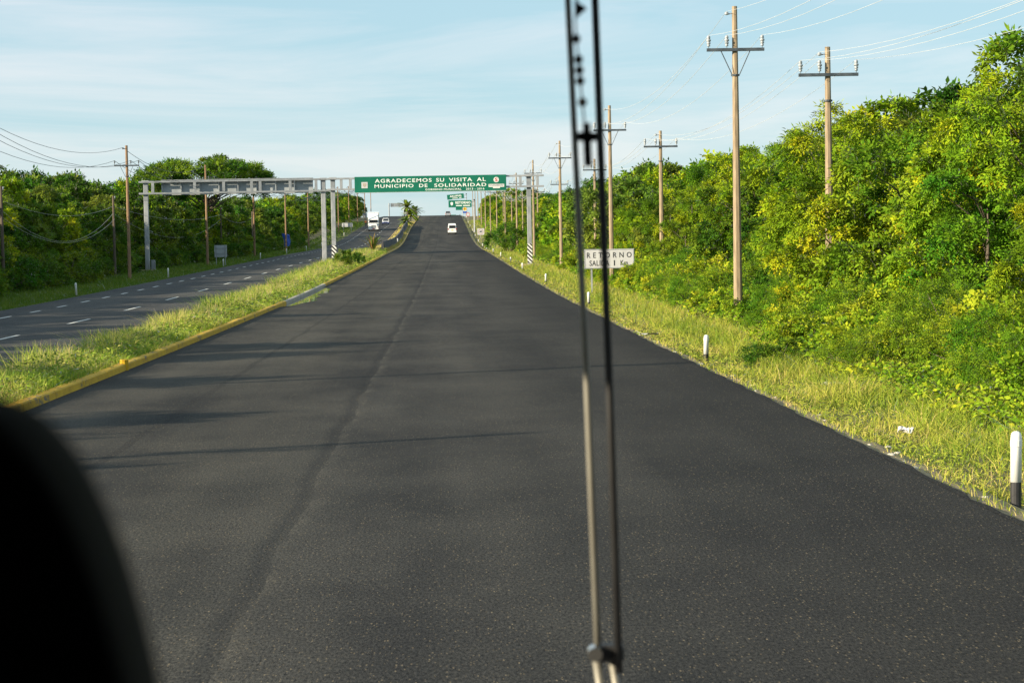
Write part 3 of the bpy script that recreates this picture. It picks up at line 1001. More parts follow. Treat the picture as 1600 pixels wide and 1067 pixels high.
blades('seed_heads', rng, x, y, h, .012 * far, 'grass_lush', np.clip(rng.normal(.92, .1, len(x)), 0, 1), .2, 'pinkish-tan seed heads standing above the median grass')
x, y = strip_points(rng, [(284, 420, 10), (420, 600, 5)], lambda v: float(med_l(v)) + .1, lambda v: float(kerb_x(v)) - .3)
blades('dry_median_grass', rng, x, y, rng.uniform(.15, .6, len(x)), rng.uniform(.05, .12, len(x)), 'grass_dry', np.clip(rng.normal(.8, .2, len(x)), 0, 1), .6, 'dry tan grass on either side of the median barrier')
# left verge
x, y = strip_points(rng, [(95, 140, 60), (140, 220, 36), (220, 360, 16), (360, 640, 4)], lambda v: -28.0, lambda v: EDGE_L - .08)
far = np.interp(y, [95, 200, 600], [2.0, 3.2, 8])
t = np.clip((EDGE_L - x) / 2.5, 0.3, 1)
blades('shaded_grass', rng, x, y, .38 * t * rng.uniform(.5, 1.3, len(x)), .013 * far, 'grass_verge_shaded', np.clip(.45 + .3 * patchy(x, y, 1.5, 4) + rng.normal(0, .15, len(x)), 0, 1), .45, 'mown green grass strip along the oncoming road')
# leafy ground cover among the shrubs
def cover(name, seed, y_b, xa, xb, hh, ll, lw, mat, label, bias=0.0):
    rng = np.random.default_rng(seed)
    x, y = strip_points(rng, y_b, xa, xb)
    g_ = post_gap(x, y); x, y = x[~g_], y[~g_]
    n_ = len(x)
    z = ground_z(x, y) + rng.uniform(.04, 1, n_) ** 1.2 * hh * (1 + .6 * patchy(x, y, 1.1, 5.2))
    far = np.interp(y, [25, 60, 200, 400], [1, 1.35, 2.6, 4])
    d = unit(rng.normal(size=(n_, 3)) * np.array([1, 1, .5]))
    nr = unit(rng.normal(size=(n_, 3)) * .6 + np.array([-.2, -.2, 1.0]))
    V, F = leaf_quads(np.stack([x, y, z], 1), d, nr, ll * far * rng.uniform(.6, 1.4, n_), lw * far * rng.uniform(.6, 1.3, n_))
    me = np_mesh(name, V, F, np.clip(.45 + .35 * patchy(x, y, 1.0, 3.3) + rng.normal(0, .2, n_) + bias, 0, 1))
    o = link(name, me, mat)
    o['kind'] = 'stuff'
    tag(o, label, 'ground cover')
cover('ground_cover', 5, [(30, 50, 260), (50, 80, 150), (80, 140, 60), (140, 300, 18), (300, 640, 5)], lambda v: 8.3 if v < 60 else 9.6, lambda v: 15.5, .55, .10, .055, 'leaf_weed', 'tangled leafy weeds and creepers between verge grass and trees')
cover('median_weeds', 8, [(24, 45, 150), (45, 70, 90), (70, 110, 45), (110, 180, 22), (180, 284, 12)], lambda v: float(med_l(v)) + .15, lambda v: float(kerb_x(v)) - .14, .40, .11, .022, 'grass_lush', 'leafy weeds growing through the median grass behind the yellow kerb', -.22)
cover('verge_weeds', 9, [(17, 35, 150), (35, 60, 110), (60, 100, 50), (100, 220, 16)], lambda v: EDGE_R + .5, lambda v: 9.6, .16, .10, .016, 'grass_dry', 'small leafy weeds scattered through the dry verge grass', -.1)
cover('undergrowth', 6, [(95, 180, 24), (180, 420, 8)], lambda v: -32, lambda v: -29.4 if 172 < v < 206 else -27.4, .9, .12, .07, 'leaf_deep', 'leafy undergrowth coloured dark as in the shade of the tree belt')  # dark leaf colour stands in for the shade under the trees

# ------------------------------------------------------------------ utility poles
INS = [(.012, 0), (.012, .05), (.055, .055), (.06, .09), (.035, .11), (.07, .125), (.075, .165), (.04, .185), (.085, .2), (.09, .245), (.045, .265), (.07, .285), (.06, .34), (.03, .37)]
def insulator(root, x, y, z):
    MB().lathe([(r * .95, h * 1.2) for r, h in INS], x, y, z, 10).build('insulator', 'porcelain', root, True)
def power_pole(x, y, H, arm_z, arm_x, ins_x, label, group, mat='pole_concrete', brace=True, simple=False, thin_pins=False):
    z0 = gz(x, y)
    t = thing('power_pole', label, 'utility pole', (x, y, z0), 0, group)
    # eight-sided, tapering pole
    MB().tube([(0, 0, -.5), (0, 0, H)], [.168, .092] if mat != 'pole_wood' else [.15, .10], 8).build('pole', mat, t)
    a0, a1 = arm_x
    MB().bbox(a0, a1, -.165, -.085, arm_z - .055, arm_z + .055, .008).build('crossarm', 'steel_dark', t)
    if brace:
        for s in (-1, 1):
            MB().tube([(s * .50, -.13, arm_z - .05), (s * .13, -.13, arm_z - .86)], .018, 5).build('brace', 'steel_dark', t)
    MB().lathe([(.15, arm_z - .9), (.15, arm_z - .84)], seg=12).build('band', 'steel_dark', t)
    for xi in ins_x:
        if thin_pins:
            MB().lathe([(.018, 0), (.018, .12), (.05, .14), (.05, .3), (.03, .36)], xi, -.125, arm_z + .055, 8).build('insulator', 'steel_dark', t)
        else:
            insulator(t, xi, -.125, arm_z + .055)
    mb = MB().tube([(-.28, -.02, H - .28), (0, -.02, H - .22)], .02, 6)
    mb.lathe([(.03, -.06), (.07, -.04), (.07, .02), (.05, .05)], -.28, -.02, H - .24, 10)
    mb.build('top_pin', 'porcelain' if not thin_pins else 'steel_dark', t)
    return t
def cable(pts, r, mat, label, group, sag):
    P = []
    for a, b_ in zip(pts[:-1], pts[1:]):
        a = Vector(a); b_ = Vector(b_)
        for k in range(14):
            t = k / 14
            p_ = a.lerp(b_, t)
            p_.z -= 4 * sag * t * (1 - t)
            P.append(p_)
    P.append(Vector(pts[-1]))
    rad = [max(r, r * (max(p_.y, 1) / 75) ** .6) if r else r for p_ in P]
    o = MB().tube(P, rad, 4).build('power_cable', mat)
    return tag(o, label, 'cable', group)

def pole_line(xs, ys_, H, arm_z, arm_x, ins_x, label, group, cab_mat, cab_r, sag, cab_label, cab_group, **kw):
    tops = [[] for _ in range(len(ins_x) + 1)]
    for x_, y_ in zip(xs, ys_):
        h_ = H * rnd.uniform(.985, 1.015)
        power_pole(x_, y_, h_, arm_z + h_ - H, arm_x, ins_x, label, group, **kw)
        z_ = gz(x_, y_)
        for i_, xi in enumerate(ins_x):
            tops[i_].append((x_ + xi, y_ - .125, z_ + arm_z + h_ - H + .055 + (.44 if not kw.get('thin_pins') else .34)))
        tops[-1].append((x_ - .28, y_ - .02, z_ + h_ - .17))
    for tp in tops:
        cable(tp, cab_r, cab_mat, cab_label, cab_group, sag)
N1 = 13
pole_line([10.15 - .03 * k for k in range(-1, N1)], [74 + 56 * k for k in range(-1, N1)], 11.05, 9.55, (-1.0, 1.0), (-.93, -.3, .93),
          'tall tan concrete power pole with braced crossarm in the verge', 'power poles standing in the sunlit verge', 'cable_light', .0065, 1.1,
          'pale power cable strung between the tall verge poles', 'cables of the tall verge poles')
pole_line([13.1 - .05 * k for k in range(-1, 8)], [72.5 + 56 * k for k in range(-1, 8)], 9.35, 8.4, (-1.02, 1.02), (-.95, -.3, .95),
          'shorter power pole with straight crossarm standing among the tree crowns', 'power poles among the trees of the sunlit belt', 'cable_light', .0065, 1.0,
          'pale power cable strung between the shorter poles in the trees', 'cables of the shorter poles in the trees', brace=False)
pole_line([-25.2] * 15, [-24, 18.9, 68] + [115 + 56 * k for k in range(12)], 10.9, 9.3, (-1.0, 1.0), (-.95, .33, .95),
          'brown power pole with braced crossarm beyond the oncoming road', 'power poles beyond the oncoming road', 'cable_dark', .011, 1.2,
          'dark power cable strung between the poles beyond the oncoming road', 'cables beyond the oncoming road', mat='pole_wood', thin_pins=True)
power_pole(-25.2, 33.6, 13.4, 11.8, (-1.0, 1.0), (-.95, .33, .95), 'extra tall brown power pole beyond the oncoming road', 'tall pole beyond the oncoming road', mat='pole_wood', thin_pins=True)
# low telephone poles in front of the left trees
tp = []
for k, (x_, y_, h_) in enumerate(((-27.9, 90, 7.1), (-28.0, 136, 7.0), (-28.2, 183, 7.0), (-28.4, 272, 6.6), (-28.4, 316, 6.4))):
    t = thing('telephone_pole', 'short dark telephone pole against the shaded tree belt', 'utility pole', (x_, y_, gz(x_, y_)), 0, 'telephone poles against the shaded belt')
    MB().tube([(0, 0, -.4), (0, 0, h_)], [.13, .09], 8).build('pole', 'pole_dark', t)
    MB().lathe([(.02, 0), (.05, .03), (.05, .12), (.02, .16)], .16, -.05, h_ - .2, 8).build('insulator', 'porcelain', t)
    MB().box(.08, .18, -.07, -.03, h_ - .26, h_ - .2).build('bracket', 'steel_dark', t)
    tp.append((x_, y_ - .15, gz(x_, y_) + h_))
cable([(p_[0], p_[1], p_[2] - .9) for p_ in tp], .009, 'cable_dim', 'pale telephone cable strung along the short poles', 'telephone cables', .9)
cable([(p_[0], p_[1], p_[2] - 1.5) for p_ in tp[1:4]], .008, 'cable_dim', 'slack telephone cable drooping low between the short poles', 'telephone cables', 2.2)
cable([(p_[0] + .1, p_[1], p_[2] - 2.0) for p_ in tp[1:3]], .008, 'cable_dim', 'second slack cable drooping low in front of the shaded trees', 'telephone cables', 1.8)

# ------------------------------------------------------------------ marker posts
def post(x, y, h, label, group, black=.33):
    z = gz(x, y)
    t = thing('marker_post', label, 'marker post', (x, y, z), rnd.uniform(0, 6), group)
    t.rotation_euler = (rnd.uniform(-.03, .03), rnd.uniform(-.03, .03), 0)
    r_ = .062
    MB().lathe([(r_, -.25), (r_, h * black)], seg=14).build('black_base', 'black_paint', t, False)
    MB().lathe([(r_ + .001, h * black + .0005), (r_, h - .09), (r_ * .96, h - .05), (r_ * .8, h - .02), (r_ * .45, h - .003), (0.004, h)], seg=14).build('white_shaft', 'white_paint', t, True)
    MB().lathe([(r_ + .004, h * .80), (r_ + .004, h * .88)], seg=14).build('reflector_band', 'sign_white', t)
    return t
for x_, y_ in ((6.25, 23.3), (6.3, 51.8), (6.35, 95), (6.4, 137), (6.4, 178), (6.4, 210), (6.4, 248), (6.4, 286), (6.4, 330), (6.4, 368), (6.4, 412), (6.4, 456), (6.4, 500), (6.4, 545), (6.4, 590)):
    post(x_, y_, .84 if y_ < 40 else .70, 'white marker post with black base beside the new asphalt edge', 'marker posts along the sunlit verge')
for y_ in (130, 173, 216, 259, 302, 345, 388, 431, 474):
    post(-22.4, y_, .85, 'white marker post on the shaded verge of the oncoming road', 'marker posts along the shaded verge', .12)

# small yellow stub on the median kerb
t = thing('kerb_stub', 'small yellow stub standing on the median kerb', 'stub', (-7.19, 47.6, float(road_z(47.6)) + .17))
MB().lathe([(.10, -.2), (.095, .04), (.10, .055), (.085, .07)], seg=10).build('stub', 'kerb_paint', t)

# ------------------------------------------------------------------ lettering
def text_mesh(body, size, extrude=.004, spacing=1.0, offset=0.0):
    cu = bpy.data.curves.new('lettering', 'FONT')
    cu.body = body
    cu.size = size
    cu.extrude = extrude
    cu.space_character = spacing
    cu.offset = offset
    cu.resolution_u = 3
    tmp = bpy.data.objects.new('lettering_source', cu)
    C.objects.link(tmp)
    dg = bpy.context.evaluated_depsgraph_get()
    me = bpy.data.meshes.new_from_object(tmp.evaluated_get(dg))
    bpy.data.objects.remove(tmp)
    bpy.data.curves.remove(cu)
    return me
def lettering(body, parent, x0, x1, zc, h, y, mat, spacing=1.15, weight=.02):
    """a line of capital letters standing on an XZ board facing -Y; fitted to x0..x1 and cap height h"""
    me = text_mesh(body, 1.0, .01, spacing, weight)
    co = np.empty(len(me.vertices) * 3, np.float32)
    me.vertices.foreach_get('co', co)
    co = co.reshape(-1, 3)
    mn, mx_ = co.min(0), co.max(0)
    sx = (x1 - x0) / (mx_[0] - mn[0]); sz = h / (mx_[1] - mn[1])
    out = np.stack([x0 + (co[:, 0] - mn[0]) * sx, y - co[:, 2] * .3, zc - h / 2 + (co[:, 1] - mn[1]) * sz], 1)
    me.vertices.foreach_set('co', np.ascontiguousarray(out, np.float32).ravel())
    me.update()
    me.materials.clear()
    return link('lettering', me, mat, parent)

# ------------------------------------------------------------------ sign gantries
GY = 200.0
zg = gz(7.9, GY)
def column(root, x, z0, z1, w=.44, bands=False, split=None):
    sp_ = split if split else z0 + (z1 - z0) * .72
    MB().bbox(x - w / 2, x + w / 2, -w / 2, w / 2, z0, sp_, .02).build('column', 'galvanised', root)
    MB().bbox(x - w / 2 - .012, x + w / 2 + .012, -w / 2 - .012, w / 2 + .012, sp_ + .002, z1, .02).build('column_head', 'galvanised_old' if bands or True else 'galvanised', root)
    MB().bbox(x - .33, x + .33, -.33, .33, z1 + .002, z1 + .25, .03).build('cap', 'galvanised', root)
    if bands:
        MB().box(x - w / 2 - .02, x + w / 2 + .02, -w / 2 - .02, w / 2 + .02, z0 + .12, z0 + (1.9 if x > 0 else 2.3)).build('hazard_sleeve', 'hazard_bands', root)
def gantry_frame(root, xa, xb, zb, zt, posts, mat='galvanised'):
    # the two chords run on the near face of the columns, verticals between them
    for z_ in (zb, zt):
        MB().bbox(xa, xb, -.42, -.24, z_ - .085, z_ + .085, .015).build('chord', mat, root)
    for xp in posts:
        MB().bbox(xp - .13, xp + .13, -.40, -.26, zb + .087, zt - .087, .01).build('vertical', mat, root)
# gantry over the near carriageway
gr = thing('sign_gantry', 'steel gantry over the near road carrying the green welcome sign', 'gantry', (0, GY, zg), 0, 'overhead sign gantries')
Z = lambda a: a - zg
column(gr, 7.9, .25, Z(8.75), .40, True, Z(7.0) - .1)
column(gr, -10.4, .0, Z(8.75), .40, True, Z(7.9))
gantry_frame(gr, -10.9, 9.3, Z(7.85), Z(8.85), (-9.6, -8.75, -4, 1, 5.4, 7.1, 8.7))
MB().bbox(7.0, 8.8, -.75, .75, -.4, .25, .04).build('footing', 'footing', gr)
MB().bbox(-11.0, -9.9, -.5, .5, -.4, .02, .04).build('footing', 'concrete', gr)
# the sign itself
sx0, sx1, sz0, sz1 = -8.35, 5.78, Z(7.48), Z(8.98)
SYF = -.56
sign = MB().bbox(sx0, sx1, SYF, -.44, sz0, sz1, .012).build('sign_panel', 'sign_green', gr)
sw, sh = sx1 - sx0, sz1 - sz0
for (zz, hh) in ((sz0 + .018, .016),):
    MB().box(sx0 + .02, sx1 - .02, SYF - .006, SYF - .002, zz - hh / 2, zz + hh / 2).build('border', 'letter_white' if zz < sz1 - .5 else 'sign_green', sign)
fx = lambda f: sx0 + sw * f
fz = lambda f: sz1 - sh * f
lettering('AGRADECEMOS', sign, fx(.134), fx(.508), fz(.27), .345, SYF - .002, 'letter_white', 1.18, .012)
lettering('SU', sign, fx(.538), fx(.590), fz(.27), .345, SYF - .002, 'letter_white', 1.18, .012)
lettering('VISITA', sign, fx(.622), fx(.775), fz(.27), .345, SYF - .002, 'letter_white', 1.18, .012)
lettering('AL', sign, fx(.806), fx(.865), fz(.27), .345, SYF - .002, 'letter_white', 1.18, .012)
lettering('MUNICIPIO', sign, fx(.131), fx(.388), fz(.60), .32, SYF - .002, 'letter_white', 1.18, .012)
lettering('DE', sign, fx(.425), fx(.480), fz(.60), .32, SYF - .002, 'letter_white', 1.18, .012)
lettering('SOLIDARIDAD', sign, fx(.525), fx(.868), fz(.60), .32, SYF - .002, 'letter_white', 1.18, .012)
lettering('GOBIERNO MUNICIPAL', sign, fx(.465), fx(.703), fz(.855), .17, SYF - .002, 'letter_white', 1.12, .016)
lettering('2013 - 2016', sign, fx(.733), fx(.855), fz(.855), .17, SYF - .002, 'letter_white', 1.12, .016)
MB().box(fx(.045), fx(.086), SYF - .008, SYF - .002, fz(.71), fz(.33)).build('emblem_plaque', 'sign_board_white', sign)
MB().prism([(fx(.054), fz(.40)), (fx(.077), fz(.40)), (fx(.077), fz(.56)), (fx(.0655), fz(.66)), (fx(.054), fz(.56))], SYF - .014, SYF - .009, 'Y').build('emblem_shield', 'concrete', sign)
cx_, cz_ = fx(.934), fz(.31)
MB().lathe([(.25, 0), (.25, .006)], cx_, SYF - .010, cz_, 24, 'Y').build('badge', 'sign_white', sign)
lettering('S', sign, cx_ - .12, cx_ + .12, cz_, .34, SYF - .012, 'red_paint', 1, .03)
MB().box(fx(.883), fx(.986), SYF - .008, SYF - .002, fz(.76), fz(.58)).build('badge_band', 'sign_white', sign)
lettering('SOLIDARIDAD', sign, fx(.888), fx(.981), fz(.655), .14, SYF - .010, 'letter_black', 1.05, .01)
MB().box(fx(.912), fx(.958), SYF - .008, SYF - .002, fz(.84), fz(.765)).build('badge_foot', 'sign_white', sign)

# gantry over the oncoming carriageway, sign panels seen from behind
zl = gz(-27.9, GY)
gl = thing('sign_gantry', 'steel gantry over the oncoming road showing the bare back of its sign', 'gantry', (0, GY + .9, zl), 0, 'overhead sign gantries')
Z2 = lambda a: a - zl
column(gl, -27.9, .3, Z2(8.75), .40, False, Z2(7.1))
column(gl, -11.35, gz(-11.3, GY) - zl, Z2(8.75), .42, False, Z2(7.9))
gantry_frame(gl, -28.5, -10.7, Z2(7.78), Z2(8.86), (-27.2, -23.3, -20.6, -18.0, -17.2, -14.4, -12.0), 'galvanised_mid')
MB().bbox(-28.7, -27.1, -.7, .7, -.4, .3, .04).build('footing', 'footing', gl)
MB().bbox(-27.5, -27.15, -.5, -.2, .302, 1.2, .02).build('junction_box', 'galvanised_old', gl)
pw = (26.45 - 12.3) / 8
for k in range(8):
    x_ = -26.45 + pw * k
    pn = MB().bbox(x_ + .012, x_ + pw - .012, .26, .31, Z2(7.62), Z2(8.98), .006).build('sign_panel', 'panel_back', gl)
    MB().box(x_ + .02, x_ + .10, -.05, .258, Z2(7.66), Z2(8.94)).build('stiffener', 'panel_back', pn)
MB().box(-26.45, -12.3, -.24, .255, Z2(8.985), Z2(9.03)).build('top_flashing', 'galvanised', gl)

# ------------------------------------------------------------------ RETORNO board
bx, by = 9.05, 118.0
zb_ = gz(bx, by)
rb = thing('direction_board', 'white board reading RETORNO SALIDA 1 Km on two grey legs in the verge', 'road sign', (bx, by, zb_))
bw, bz0, bz1 = 2.78, 1.45, 2.52
MB().bbox(-bw / 2, bw / 2, -.02, .02, bz0, bz1, .006).build('board', 'sign_board_white', rb)
for (a, b_, c, d) in ((-bw / 2 + .02, bw / 2 - .02, bz0 + .02, bz0 + .045), (-bw / 2 + .02, bw / 2 - .02, bz1 - .045, bz1 - .02), (-bw / 2 + .02, -bw / 2 + .045, bz0 + .045, bz1 - .045), (bw / 2 - .045, bw / 2 - .02, bz0 + .045, bz1 - .045)):
    MB().box(a, b_, -.026, -.022, c, d).build('border', 'galvanised_old', rb)
for x_ in (-.98, 1.02):
    MB().bbox(x_ - .045, x_ + .045, .022, .10, -.4, bz1 - .1, .006).build('leg', 'galvanised', rb)
lettering('RETORNO', rb, -1.24, 1.24, bz1 - .33, .30, -.023, 'letter_black', 1.75, .008)
lettering('SALIDA', rb, -1.10, .0, bz0 + .30, .30, -.023, 'letter_black', 1.08, .008)
lettering('1', rb, .25, .31, bz0 + .30, .30, -.023, 'letter_black', 1.0, .008)
lettering('Km.', rb, .62, 1.10, bz0 + .30, .30, -.023, 'letter_black', 1.08, .008)

# ------------------------------------------------------------------ far signs
def cantilever(x, y, px, hz, w, h, label, lines=(), tilt=0.0, group='green cantilever signs up the road', shield=False):
    """x: post, px: left end of panel, hz: bottom of panel above the ground"""
    z0 = gz(x, y)
    t = thing('cantilever_sign', label, 'road sign', (x, y, z0), 0, group)
    MB().lathe([(.24, -.4), (.24, .3), (.19, .32), (.13, hz + h * .9)], seg=10).build('post', 'galvanised', t, False)
    MB().lathe([(.2, hz + h * .9 + .002), (.2, hz + h * .9 + .3), (.05, hz + h * .9 + .4)], seg=10).build('cap', 'steel_dark', t)
    for q in (.25, .75):
        MB().tube([(0, -.14, hz + h * q), (px - x + .2, -.14, hz + h * q)], .06, 6).build('arm', 'galvanised', t)
    pnl = MB().bbox(px - x, px - x + w, -.27, -.21, hz, hz + h, .01).build('sign_panel', 'sign_green', t)
    for (body, a, b_, zc, hh) in lines:
        if body is None:                       # small print, not legible
            MB().box(px - x + w * a, px - x + w * b_, -.276, -.272, hz + h * (zc - hh / 2), hz + h * (zc + hh / 2)).build('small_print', 'letter_white', pnl)
            continue
        lettering(body, pnl, px - x + w * a, px - x + w * b_, hz + h * zc, h * hh, -.273, 'letter_white', 1.1, .03)
    if shield:
        sxx = px - x + w * .14
        MB().prism([(sxx - .3, hz + h * .68), (sxx, hz + h * .76), (sxx + .3, hz + h * .68), (sxx + .28, hz + h * .42), (sxx, hz + h * .24), (sxx - .28, hz + h * .42)], -.285, -.274, 'Y').build('route_shield', 'letter_white', pnl)
    if tilt:                                   # hangs askew about its own middle
        c_ = Vector((px - x + w / 2, 0, hz + h / 2))
        rot = Matrix.Rotation(tilt, 3, 'Y')
        pnl.rotation_euler = (0, tilt, 0)
        pnl.location = c_ - rot @ c_
    return t

cantilever(6.9, 500, .9, 5.85, 5.4, 1.65, 'green cantilever sign reading RETORNO with a white route shield', (('RETORNO', .30, .95, .66, .36), (None, .32, .58, .24, .13), (None, .63, .93, .24, .13)), shield=True)
cantilever(7.1, 700, .84, 6.1, 5.5, 1.6, 'green cantilever sign reading AKUMAL, hanging askew', (('AKUMAL', .16, .88, .62, .36), (None, .3, .62, .2, .12), (None, .70, .85, .2, .12)), tilt=-.085)
cantilever(7.9, 950, 4.9, 6.9, 2.8, 1.6, 'small green sign half hidden behind the RETORNO sign', ())
cantilever(7.4, 1050, .6, 6.3, 4.9, 2.4, 'green sign standing beyond the crest behind the silver car', ())

def post_sign(x, y, label, cat='road sign'):
    t = thing('road_sign', label, cat, (x, y, gz(x, y)))
    return t
t = post_sign(6.0, 640, 'yellow diamond warning sign with a small blue plate up the slope')
MB().lathe([(.05, -.4), (.05, 3.9)], seg=8).build('post', 'galvanised', t)
MB().prism([(0, 2.65), (.66, 3.31), (0, 3.97), (-.66, 3.31)], -.09, -.055, 'Y').build('diamond', 'yellow_sign', t)
MB().prism([(-.06, 3.0), (.06, 3.0), (.06, 3.3), (.2, 3.3), (0, 3.62), (-.2, 3.3), (-.06, 3.3)], -.098, -.092, 'Y').build('arrow', 'letter_black', t)
MB().box(-.6, .6, -.09, -.055, 2.05, 2.55).build('plate', 'blue_plastic', t)
t = post_sign(6.5, 600, 'round white sign with a red ring by the verge up the slope')
MB().lathe([(.05, -.4), (.05, 3.0)], seg=8).build('post', 'galvanised', t)
d = MB().lathe([(.58, 0), (.58, .03)], 0, -.09, 2.5, 24, 'Y').build('disc', 'sign_board_white', t)
V, F = [], []
for k in range(24):
    a = 2 * math.pi * k / 24
    V += [(.58 * math.cos(a), -.094, 2.5 + .58 * math.sin(a)), (.45 * math.cos(a), -.094, 2.5 + .45 * math.sin(a))]
F = [(2 * k, 2 * k + 1, (2 * k + 3) % 48, (2 * k + 2) % 48) for k in range(24)]
MB().add(V, F).build('ring', 'red_paint', t)
t = post_sign(7.5, 450, 'square white speed sign reading 40 in the verge')
MB().lathe([(.05, -.4), (.05, 1.9)], seg=8).build('post', 'galvanised', t)
MB().bbox(-.72, .72, -.09, -.055, .75, 2.1, .01).build('board', 'sign_board_white', t)
V = []
for k in range(24):
    a = 2 * math.pi * k / 24
    V += [(.56 * math.cos(a), -.094, 1.45 + .56 * math.sin(a)), (.45 * math.cos(a), -.094, 1.45 + .45 * math.sin(a))]
MB().add(V, F).build('ring', 'faded_red', t)
lettering('40', t, -.30, .30, 1.45, .42, -.093, 'letter_black', 1.0, .03)

def back_board(x, y, w, z0, z1, label, mat='panel_back'):
    t = thing('sign_board', label, 'road sign', (x, y, gz(x, y)))
    MB().bbox(-w / 2, w / 2, .06, .10, z0, z1, .006).build('board', mat, t)
    for s in (-1, 1):
        MB().bbox(s * w * .36 - .04, s * w * .36 + .04, -.03, .058, -.4, z1 - .05, .006).build('leg', 'galvanised_old', t)
    for zz in (.28, .72):
        MB().box(-w / 2 + .04, w / 2 - .04, .03, .059, z0 + (z1 - z0) * zz - .03, z0 + (z1 - z0) * zz + .03).build('rail', 'galvanised_old', t)
    return t
back_board(-23.6, 225, 1.3, 1.0, 2.25, 'grey back of a square sign on two legs by the oncoming road')
back_board(-23.2, 508, 2.5, 1.4, 2.3, 'low wide pale board on the verge beyond the oncoming truck', 'sign_board_white')
back_board(-23.2, 620, 1.2, 1.6, 2.9, 'bluish-grey sign back by the oncoming road behind the truck', 'galvanised_old')
# far overhead sign over the oncoming road
t = thing('overhead_sign', 'far grey overhead sign back above the oncoming road near the crest', 'road sign', (-23.4, 900, gz(-23.4, 900)))
MB().lathe([(.26, -.4), (.2, 8.2)], seg=10).build('post', 'galvanised_old', t)
for q in (7.0, 7.7):
    MB().tube([(0, .1, q), (6.1, .1, q)], .07, 6).build('arm', 'galvanised_old', t)
for k in range(4):
    MB().bbox(.7 + 1.38 * k, .7 + 1.38 * k + 1.33, .2, .26, 6.6, 8.15, .01).build('sign_panel', 'panel_back' if k % 2 else 'galvanised_old', t)

# ------------------------------------------------------------------ concrete barriers in the median
def barrier(y0, y1, x0, x1, label):
    prof = [(-.31, -.15), (-.31, .08), (-.17, .30), (-.10, 1.0), (.10, 1.0), (.17, .30), (.31, .08), (.31, -.15)]
    k = max(2, int((y1 - y0) / 4))
    V, F = [], []
    for i in range(k + 1):
        y = y0 + (y1 - y0) * i / k
        xc = x0 + (x1 - x0) * i / k
        z = gz(xc, y)
        V += [(xc + a * 1.15, y, z + b_ * 1.4) for a, b_ in prof]
    m_ = len(prof)
    for i in range(k):
        for j in range(m_):
            F.append((i * m_ + j, i * m_ + (j + 1) % m_, (i + 1) * m_ + (j + 1) % m_, (i + 1) * m_ + j))
    F += [tuple(range(m_)), tuple(range(k * m_, k * m_ + m_))[::-1]]
    o = MB().add(V, F).build('concrete_barrier', 'barrier_concrete_shaded')
    return tag(o, label, 'barrier', 'dark concrete barriers in the median')
barrier(292, 392, -8.6, -9.0, 'dark concrete barrier in the median starting at the end of the grass')
barrier(397, 470, -9.05, -9.4, 'dark concrete barrier in the middle of the median run')
barrier(474, 548, -9.45, -9.7, 'dark concrete barrier ending at the palms')
t = tag(MB().bbox(-9.4, -8.7, 393, 396.4, gz(-9.3, 394) - .1, gz(-9.3, 394) + .95, .05).build('concrete_block', 'white_paint'), 'pale block in the gap between two median barriers', 'barrier')

# ------------------------------------------------------------------ vehicles
def wheel(root, x, y, r_, w):
    ty = MB().lathe([(r_ * .6, -w / 2), (r_ * .94, -w / 2), (r_, -w / 2 + .03), (r_, w / 2 - .03), (r_ * .94, w / 2), (r_ * .6, w / 2)], x, y, r_, 18, 'X').build('wheel', 'rubber', root, False)
    MB().lathe([(r_ * .58, -w / 2 - .006), (r_ * .58, w / 2 + .006)], x, y, r_, 14, 'X').build('rim', 'chrome', ty)
def body_of(prof, w, tuck=.86, bev=.05):
    """side profile (y,z) extruded across the width; points above the waist are drawn in"""
    zt = max(p_[1] for p_ in prof); waist = prof[0][1] + (zt - prof[0][1]) * .5
    def hw(z_):
        return w / 2 * (1 if z_ <= waist else 1 - (1 - tuck) * (z_ - waist) / (zt - waist))
    k = len(prof)
    mb = MB()
    V = [(-hw(z_), y_, z_) for y_, z_ in prof] + [(hw(z_), y_, z_) for y_, z_ in prof]
    F = [tuple(range(k))[::-1], tuple(range(k, 2 * k))] + [(i, (i + 1) % k, k + (i + 1) % k, k + i) for i in range(k)]
    return mb.add(V, F)

# minibus seen from behind (faces +Y)
vx, vy = 1.55, 470
van = thing('minibus', 'white minibus driving away in the right lane below the green signs', 'minibus', (vx, vy, float(road_z(vy))))
van.rotation_euler = (R(1.85), 0, 0)
body_of([(0, .35), (-.02, .9), (.03, 1.25), (.16, 2.05), (.35, 2.27), (3.9, 2.27), (4.35, 1.75), (4.75, 1.05), (4.8, .6), (4.75, .35)], 1.88, .84).build('body', 'car_white', van, bevel=.06)
MB().prism([(-.70, 1.32), (.70, 1.32), (.64, 1.93), (-.64, 1.93)], -.012, .06, 'Y').build('rear_window', 'car_glass', van).rotation_euler = (R(0), 0, 0)
for s in (-1, 1):
    MB().bbox(s * .86 - .07, s * .86 + .07, -.05, .05, .95, 1.30, .01).build('tail_lamp', 'lamp_red', van)
    for wy in (.95, 3.75):
        wheel(van, s * .80, wy, .34, .22)
    MB().prism([(.5, 1.3), (3.6, 1.3), (3.5, 1.85), (.6, 1.85)], s * .90 - .012, s * .90 + .012, 'X').build('side_window', 'car_glass', van)
    MB().bbox(s * 1.02 - .09, s * 1.02 + .09, 4.0, 4.12, 1.35, 1.6, .02).build('mirror', 'black_paint', van)
MB().bbox(-.9, .9, -.10, .04, .38, .62, .03).build('bumper', 'car_white', van)
MB().box(-.2, .2, -.06, -.035, .82, .98).build('number_plate', 'yellow_sign', van)

